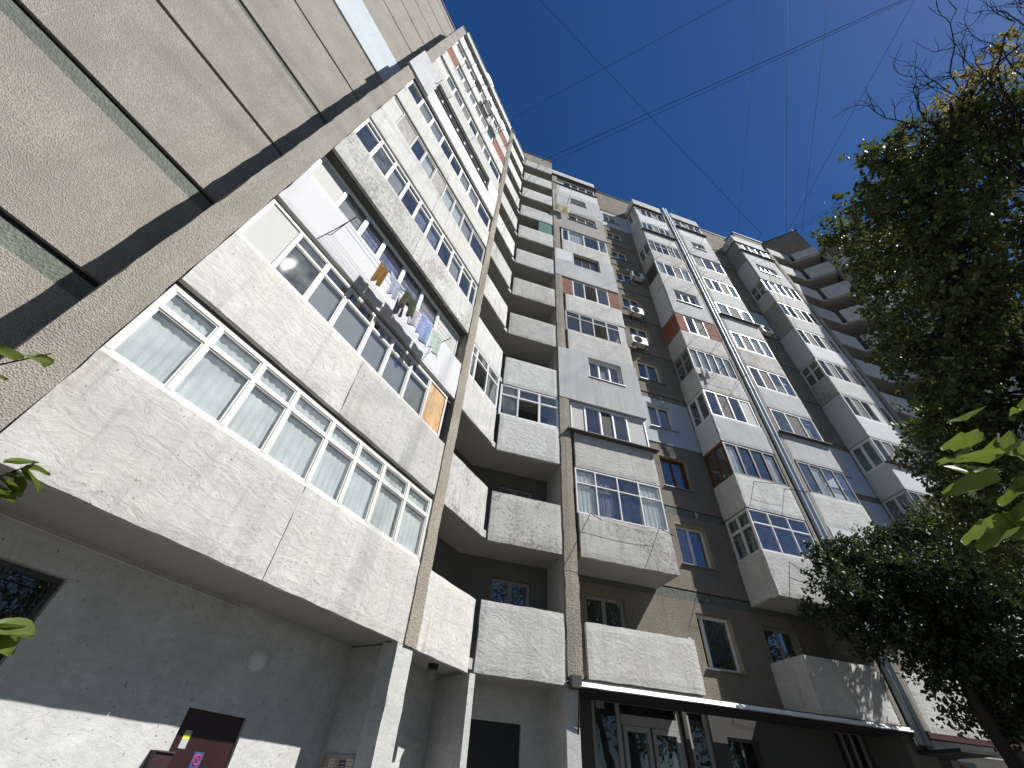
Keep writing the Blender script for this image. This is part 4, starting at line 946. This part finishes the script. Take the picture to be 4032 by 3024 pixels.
# ================================================================= TREES
CROWN1= [(7.03, 0.47, 10.74, 0.32), (8.39, 0.31, 11.86, 0.42), (8.48, -0.1, 11.53, 0.47), (7.93, -0.49, 10.38, 0.43), (8.56, -0.77, 10.56, 0.48), (7.8, 1.3, 11.02, 0.41), (7.92, 2.1, 11.42, 0.3), (8.5, 2.11, 11.36, 0.34), (7.57, 0.92, 10.14, 0.55), (7.85, 0.55, 9.7, 0.64), (9.62, 0.15, 10.69, 0.77), (8.34, 2.1, 10.35, 0.46), (9.27, 1.91, 10.6, 0.73), (8.43, 1.26, 8.93, 0.72), (9.64, 0.98, 9.19, 0.79), (9.21, 2.74, 10.3, 0.41), (8.93, 2.36, 8.92, 0.66), (10.78, 2.31, 9.41, 0.85), (11.1, 2.0, 8.86, 0.78), (8.64, 2.93, 8.29, 0.45), (9.08, 2.94, 7.67, 0.57), (10.53, 2.9, 7.78, 0.69), (10.98, 4.36, 8.15, 0.47), (10.22, 3.66, 7.1, 0.62), (10.2, 3.12, 6.59, 0.55), (10.4, 4.26, 6.54, 0.47), (9.86, 3.68, 5.8, 0.54), (10.46, 3.95, 5.37, 0.53), (10.58, 4.5, 6.01, 0.3), (7.94, 0.78, 11.11, 0.43), (8.0, -0.04, 10.26, 0.5), (8.34, 1.19, 9.84, 0.63), (9.19, 1.69, 8.75, 0.67), (10.15, 3.44, 7.74, 0.57), (9.76, 2.32, 8.08, 0.67), (9.29, 3.94, 6.69, 0.38), (11.17, 5.24, 6.5, 0.38), (10.93, 4.55, 5.92, 0.46), (11.34, 4.73, 5.25, 0.57), (10.07, 4.67, 5.34, 0.36)]
CROWN3= [(11.27, 8.42, 6.86, 0.33349999999999996), (11.61, 7.96, 6.81, 0.414), (10.75, 8.05, 5.98, 0.414), (10.47, 8.75, 5.38, 0.253), (11.5, 8.7, 5.41, 0.45999999999999996), (13.79, 8.51, 7.49, 0.6094999999999999), (14.27, 7.74, 7.61, 0.621), (14.72, 7.2, 7.27, 0.7244999999999999), (12.4, 8.49, 6.22, 0.7244999999999999), (12.92, 7.76, 6.18, 0.7474999999999999), (13.08, 6.85, 5.8, 0.8739999999999999), (13.28, 5.75, 5.87, 0.851), (11.89, 7.99, 5.23, 0.644), (13.05, 7.78, 5.03, 0.7244999999999999), (13.33, 6.87, 4.86, 0.851), (13.78, 7.08, 4.08, 0.7244999999999999), (11.93, 8.88, 4.88, 0.299), (12.89, 8.47, 4.57, 0.322), (12.76, 7.62, 4.31, 0.43699999999999994), (13.55, 7.69, 3.89, 0.4255), (12.99, 8.41, 4.02, 0.22999999999999998), (12.69, 8.31, 3.51, 0.1725)]
BARE= [(9.01, 0.05, 9.42), (8.37, -0.22, 10.1), (7.84, -0.22, 10.58), (7.99, -0.97, 10.4), (7.67, -0.81, 10.69), (7.09, -0.75, 11.15), (6.81, -1.39, 11.28), (6.96, -1.69, 11.13), (7.42, -1.63, 10.79), (7.4, -0.37, 10.94), (7.55, -1.3, 10.74)]
YELLOW= [(7.41, -0.7, 10.64, 0.2), (7.65, -0.86, 10.75, 0.21), (7.56, -1.26, 10.6, 0.25), (7.67, -1.5, 10.71, 0.22), (7.54, -0.53, 10.95, 0.14)]
rng = np.random.default_rng(11)
def leaves_mesh(P, size, mat, name, parent, droop=0.5, stretch=0.62, bend=0.18):
    """P: Nx3 positions; each leaf a folded pointed oval of two quads"""
    N = len(P); off = np.array(OFF[parent.name])
    T = np.array([(0, 0, 0), (-.5, .38, .10), (-.42, .72, .08), (0, 1.0, -.12), (.42, .72, .08), (.5, .38, .10)]); T[:, 0] *= stretch
    a = rng.normal(size=(N, 3)); a[:, 2] -= droop; a /= np.linalg.norm(a, axis=1)[:, None]           # leaf axis
    n = rng.normal(size=(N, 3)) * .8 + np.array([0, 0, 1.0]); n -= (n * a).sum(1)[:, None] * a; n /= np.linalg.norm(n, axis=1)[:, None]
    s = np.cross(a, n); sc = size * rng.uniform(.65, 1.25, N)
    V = P[:, None, :] - off + sc[:, None, None] * (T[None, :, 0, None] * s[:, None] + T[None, :, 1, None] * a[:, None] + T[None, :, 2, None] * n[:, None])
    V = V.reshape(-1, 3); base = np.arange(N)[:, None] * 6
    F = np.concatenate([base + np.array([0, 1, 2, 3]), base + np.array([0, 3, 4, 5])], 1).reshape(-1)
    me = bpy.data.meshes.new(name); me.vertices.add(len(V)); me.vertices.foreach_set('co', V.ravel())
    me.loops.add(len(F)); me.loops.foreach_set('vertex_index', F.astype(np.int32)); nf = len(F) // 4
    me.polygons.add(nf); me.polygons.foreach_set('loop_start', np.arange(nf, dtype=np.int32) * 4); me.update(calc_edges=True); me.validate()
    me.materials.append(MT[mat]); o = bpy.data.objects.new(name, me); col.objects.link(o); o.parent = parent; o['kind'] = 'stuff'; OFF[o.name] = OFF[parent.name]
    return o
def crown(parent, blobs, per_m2, size, mat, limb_from, name='crown', frac=.28, twig=.16, shell=0.55):
    Ps = []; tw = MB(); lim = MB(); lf = [Vector(p) for p in limb_from]
    for (x, y, z, r) in blobs:
        c = Vector((x, y, z)); src = min(lf, key=lambda q: (q - c).length)
        mid = src.lerp(c, .5) + Vector((rnd.uniform(-.2, .2), rnd.uniform(-.2, .2), rnd.uniform(-.1, .3)))
        lim.tube([src, mid, c], .02, 5, [.045, .028, .010])
        ntip = max(6, int(per_m2 * r * r * 4)); 
        for i in range(ntip):
            d = Vector(rng.normal(size=3)); d.normalize(); rr = r * (shell + (1.2 - shell) * rng.random() ** .8) * (1 + .7 * noise.noise(d * 1.7 + c))
            tip = c + d * rr; st = c + d * rr * .35
            if i % 3 == 0: tw.tube([st, st.lerp(tip, .6) + Vector((0, 0, .03)), tip], .004, 3, [.009, .006, .003], cap=False)
            nl = rng.integers(7, 15); ax = (d + Vector(rng.normal(size=3)) * .5 + Vector((0, 0, -.25))).normalized(); L = twig * rng.uniform(.8, 1.9)
            t = rng.random(nl); Ps.append(np.array(tip)[None] + np.array(ax)[None] * (t[:, None] - .3) * L + rng.normal(size=(nl, 3)) * size * .42)
    P = np.concatenate(Ps)
    lim.build('limb', 'bark', parent); t = tw.build('twigs', 'bark', parent); t['kind'] = 'stuff'
    return leaves_mesh(P, size, mat, name, parent), P
t1 = empty('linden_tree', (11.6, 2.6, 0), 'large dark linden tree crown filling the right side against the sky', 'tree', 'trees standing in front of the building')
tr = [(11.6, 2.6, 0), (11.5, 2.65, 2.5), (11.2, 2.7, 5.0), (10.6, 2.4, 7.2), (10.0, 1.9, 9.0), (9.4, 1.2, 10.4)]
MB().tube(tr, .2, 10, [.26, .22, .19, .15, .10, .05]).build('trunk', 'bark', t1, True)
crown(t1, CROWN1, 80, .105, 'leaf', tr[2:])
t3 = empty('cherry_tree', (12.9, 7.5, 0), 'dark leafy tree low at right in front of the box balconies', 'tree', 'trees standing in front of the building')
tr = [(12.9, 7.5, 0), (12.8, 7.6, 1.8), (12.75, 7.7, 3.4), (12.6, 7.6, 5.0), (12.7, 7.2, 6.4)]
MB().tube(tr, .15, 10, [.19, .16, .13, .09, .05]).build('trunk', 'bark', t3, True)
CROWN3 += [(13.3, 8.7, 6.6, .36), (14.1, 8.7, 6.9, .34), (14.0, 8.7, 7.6, .22), (15.4, 8.5, 7.6, .34), (12.9, 8.8, 6.0, .38), (13.9, 8.6, 6.1, .30), (13.9, 7.2, 2.9, .5), (14.6, 7.0, 3.2, .6), (13.2, 7.9, 3.5, .35), (14.3, 7.6, 4.1, .6), (15.2, 7.4, 3.6, .6), (15.4, 7.2, 4.6, .7), (14.6, 8.2, 5.6, .6)]
crown(t3, CROWN3, 105, .105, 'leaf2', tr[2:])
# half-dead tree above, with bare twigs and a few yellowing tufts
t2 = empty('bare_tree', (11.9, .4, 0), 'half-dead tree with tangled bare branches and yellowish tufts at top right', 'tree', 'trees standing in front of the building')
tr = [(11.9, .4, 0), (11.5, .4, 3), (10.8, .3, 6), (9.9, .1, 8.4)]
MB().tube(tr + [BARE[0]], .14, 8, [.2, .17, .13, .09, .06]).build('trunk', 'bark', t2, True)
tw = MB(); R2 = random.Random(5)
def grow(p, d, L, r, dep):
    n = 5; pts = [p]; q = p.copy(); dd = d.copy()
    for i in range(n):
        dd = (dd + Vector((R2.gauss(0, .22), R2.gauss(0, .22), R2.gauss(0, .22))) + Vector((-.05, -.02, .03))).normalized(); q = q + dd * L / n; pts.append(q.copy())
    tw.tube(pts, r, 5 if r > .012 else 3, [r * (1 - .5 * i / n) for i in range(n + 1)], cap=False)
    if dep <= 0: return
    for i in range(2, n + 1):
        for _ in range(1):
            e = (dd + Vector((R2.gauss(0, .65), R2.gauss(0, .65), R2.gauss(0, .65)))).normalized(); grow(pts[i], e, L * R2.uniform(.40, .62), r * .62, dep - 1)
root = Vector(BARE[0])
for tgt in BARE[1:]:
    tgt = Vector(tgt); dd = tgt - root; grow(root + dd * .15, dd.normalized(), dd.length * .68, .022, 3)
b = tw.build('twigs', 'bark', t2); b['kind'] = 'stuff'
crown(t2, [(x, y, z, r * 1.35) for x, y, z, r in YELLOW], 75, .065, 'leafy', [BARE[0], BARE[1], BARE[2]], twig=.10)
# near branches with broad leaves that can be told apart
def broad_leaf(par, p, axis, nrm, L, mat='leafn', lobes=3, name='leaf'):
    a = Vector(axis).normalized(); n = Vector(nrm); n = (n - a * n.dot(a)).normalized(); s = a.cross(n); V = []; F = []; N = 12
    ph = rnd.random() * 6
    for i in range(N + 1):
        t = i / N; w = .44 * math.sin(math.pi * t ** .72) ** .8 * (1 + .20 * math.cos(lobes * math.pi * 2 * t + 1)) * L + (.035 * L if i % 2 else 0)
        if i == N: w = .004
        cz = -.16 * L * t * t + .02 * L * math.sin(t * 6 + ph)
        for q, k in ((-1, .10), (-.5, .02), (0, -.03), (.5, .02), (1, .10)): V.append(tuple(Vector(p) + a * (t * L) + s * (w * q) + n * (cz + k * L + .02 * L * math.sin(q * 5 + t * 7 + ph))))
    for i in range(N):
        for j in range(4): q = i * 5 + j; F.append((q, q + 1, q + 6, q + 5))
    o = MB().add(V, F).build(name, mat, par, True); return o
vn = empty('vine_branch', (2.6, .9, 0), 'sunlit broad-leaved branch reaching in from the right edge, close to the camera', 'plant')
stem = [(2.75, .84, 0.0), (2.7, .82, 1.3), (2.5, .76, 2.22), (2.2, .68, 2.52), (1.96, .62, 2.54), (1.84, .60, 2.45)]
MB().tube(stem, .008, 6, [.02, .016, .010, .007, .004, .003]).build('stem', 'bark', vn)
R3 = random.Random(3)
for i in range(26):
    t = R3.random(); a = Vector(stem[2]).lerp(Vector(stem[5]), t) + Vector((R3.gauss(0.03, .06), R3.gauss(0, .09), R3.gauss(.0, .10)))
    broad_leaf(vn, a, (-.8 + R3.gauss(0, .35), R3.gauss(.1, .6), -.22 + R3.gauss(0, .16)), (R3.gauss(0, .16), R3.gauss(0, .16), 1), R3.uniform(.11, .18))
def sapling(base, stem, nl, L, label, seed):
    r = empty('sapling', base, label, 'plant', 'leafy shoots at the left edge'); MB().tube(stem, .004, 5, [.010, .006, .004, .002][:len(stem)]).build('stem', 'bark', r); Q = random.Random(seed)
    for i in range(nl):
        k = i % 2; p = Vector(stem[-2]).lerp(Vector(stem[-1]), Q.random() ** .6)
        broad_leaf(r, p, (Q.gauss(.35, .5), Q.gauss(.3, .4), Q.gauss(-.02, .2)), (Q.gauss(-.3, .35), Q.gauss(-.5, .3), 1), L * Q.uniform(.7, 1.2), lobes=0)
"""left shoots: positions fixed in the bed beside the wall"""
sapling((-1.45, 1.35, 0), [(-1.45, 1.35, 0), (-1.33, 1.42, 1.2), (-1.24, 1.50, 2.0), (-1.13, 1.53, 2.19)], 9, .085, 'thin leafy shoot at the left edge in front of the pale parapet', 4)
sapling((-1.3, 1.7, 0), [(-1.3, 1.7, 0), (-1.22, 1.72, .9), (-1.10, 1.74, 1.55), (-1.03, 1.74, 1.80)], 8, .10, 'bright green leafy shoot at the left edge in front of the barred window', 8)
sapling((-1.6, 1.2, 0), [(-1.6, 1.2, 0), (-1.5, 1.25, 1.5), (-1.38, 1.34, 2.3), (-1.26, 1.38, 2.50)], 4, .07, 'highest leafy shoot at the left edge beside the fin wall', 12)

# unseen trees added behind the viewer for the lower windows to mirror
for i, (x, y, h) in enumerate(((-3, -9, 15), (4, -10, 16), (11, -10, 15.5), (18, -10, 16), (26, -9, 15))):
    r = empty('unseen_courtyard_tree', (x, y, 0), ('first', 'second', 'third', 'fourth', 'fifth')[i] + ' tree from the left in the unseen row added behind the viewer for window reflections', 'tree', 'unseen trees added for window reflections')
    MB().tube([(x, y, 0), (x + .1, y, 3), (x, y + .2, h * .6)], .2, 8, [.28, .22, .12]).build('trunk', 'bark', r)
    P = []
    for q in range(16):
        c = np.array([x, y, h * .62]) + rng.normal(size=3) * np.array([1.7, 1.5, h * .17]); P.append(c + rng.normal(size=(260, 3)) * .75)
    P = np.concatenate(P); P = P[P[:, 2] > 2.2]
    leaves_mesh(P, .30, 'leaf', 'crown', r)
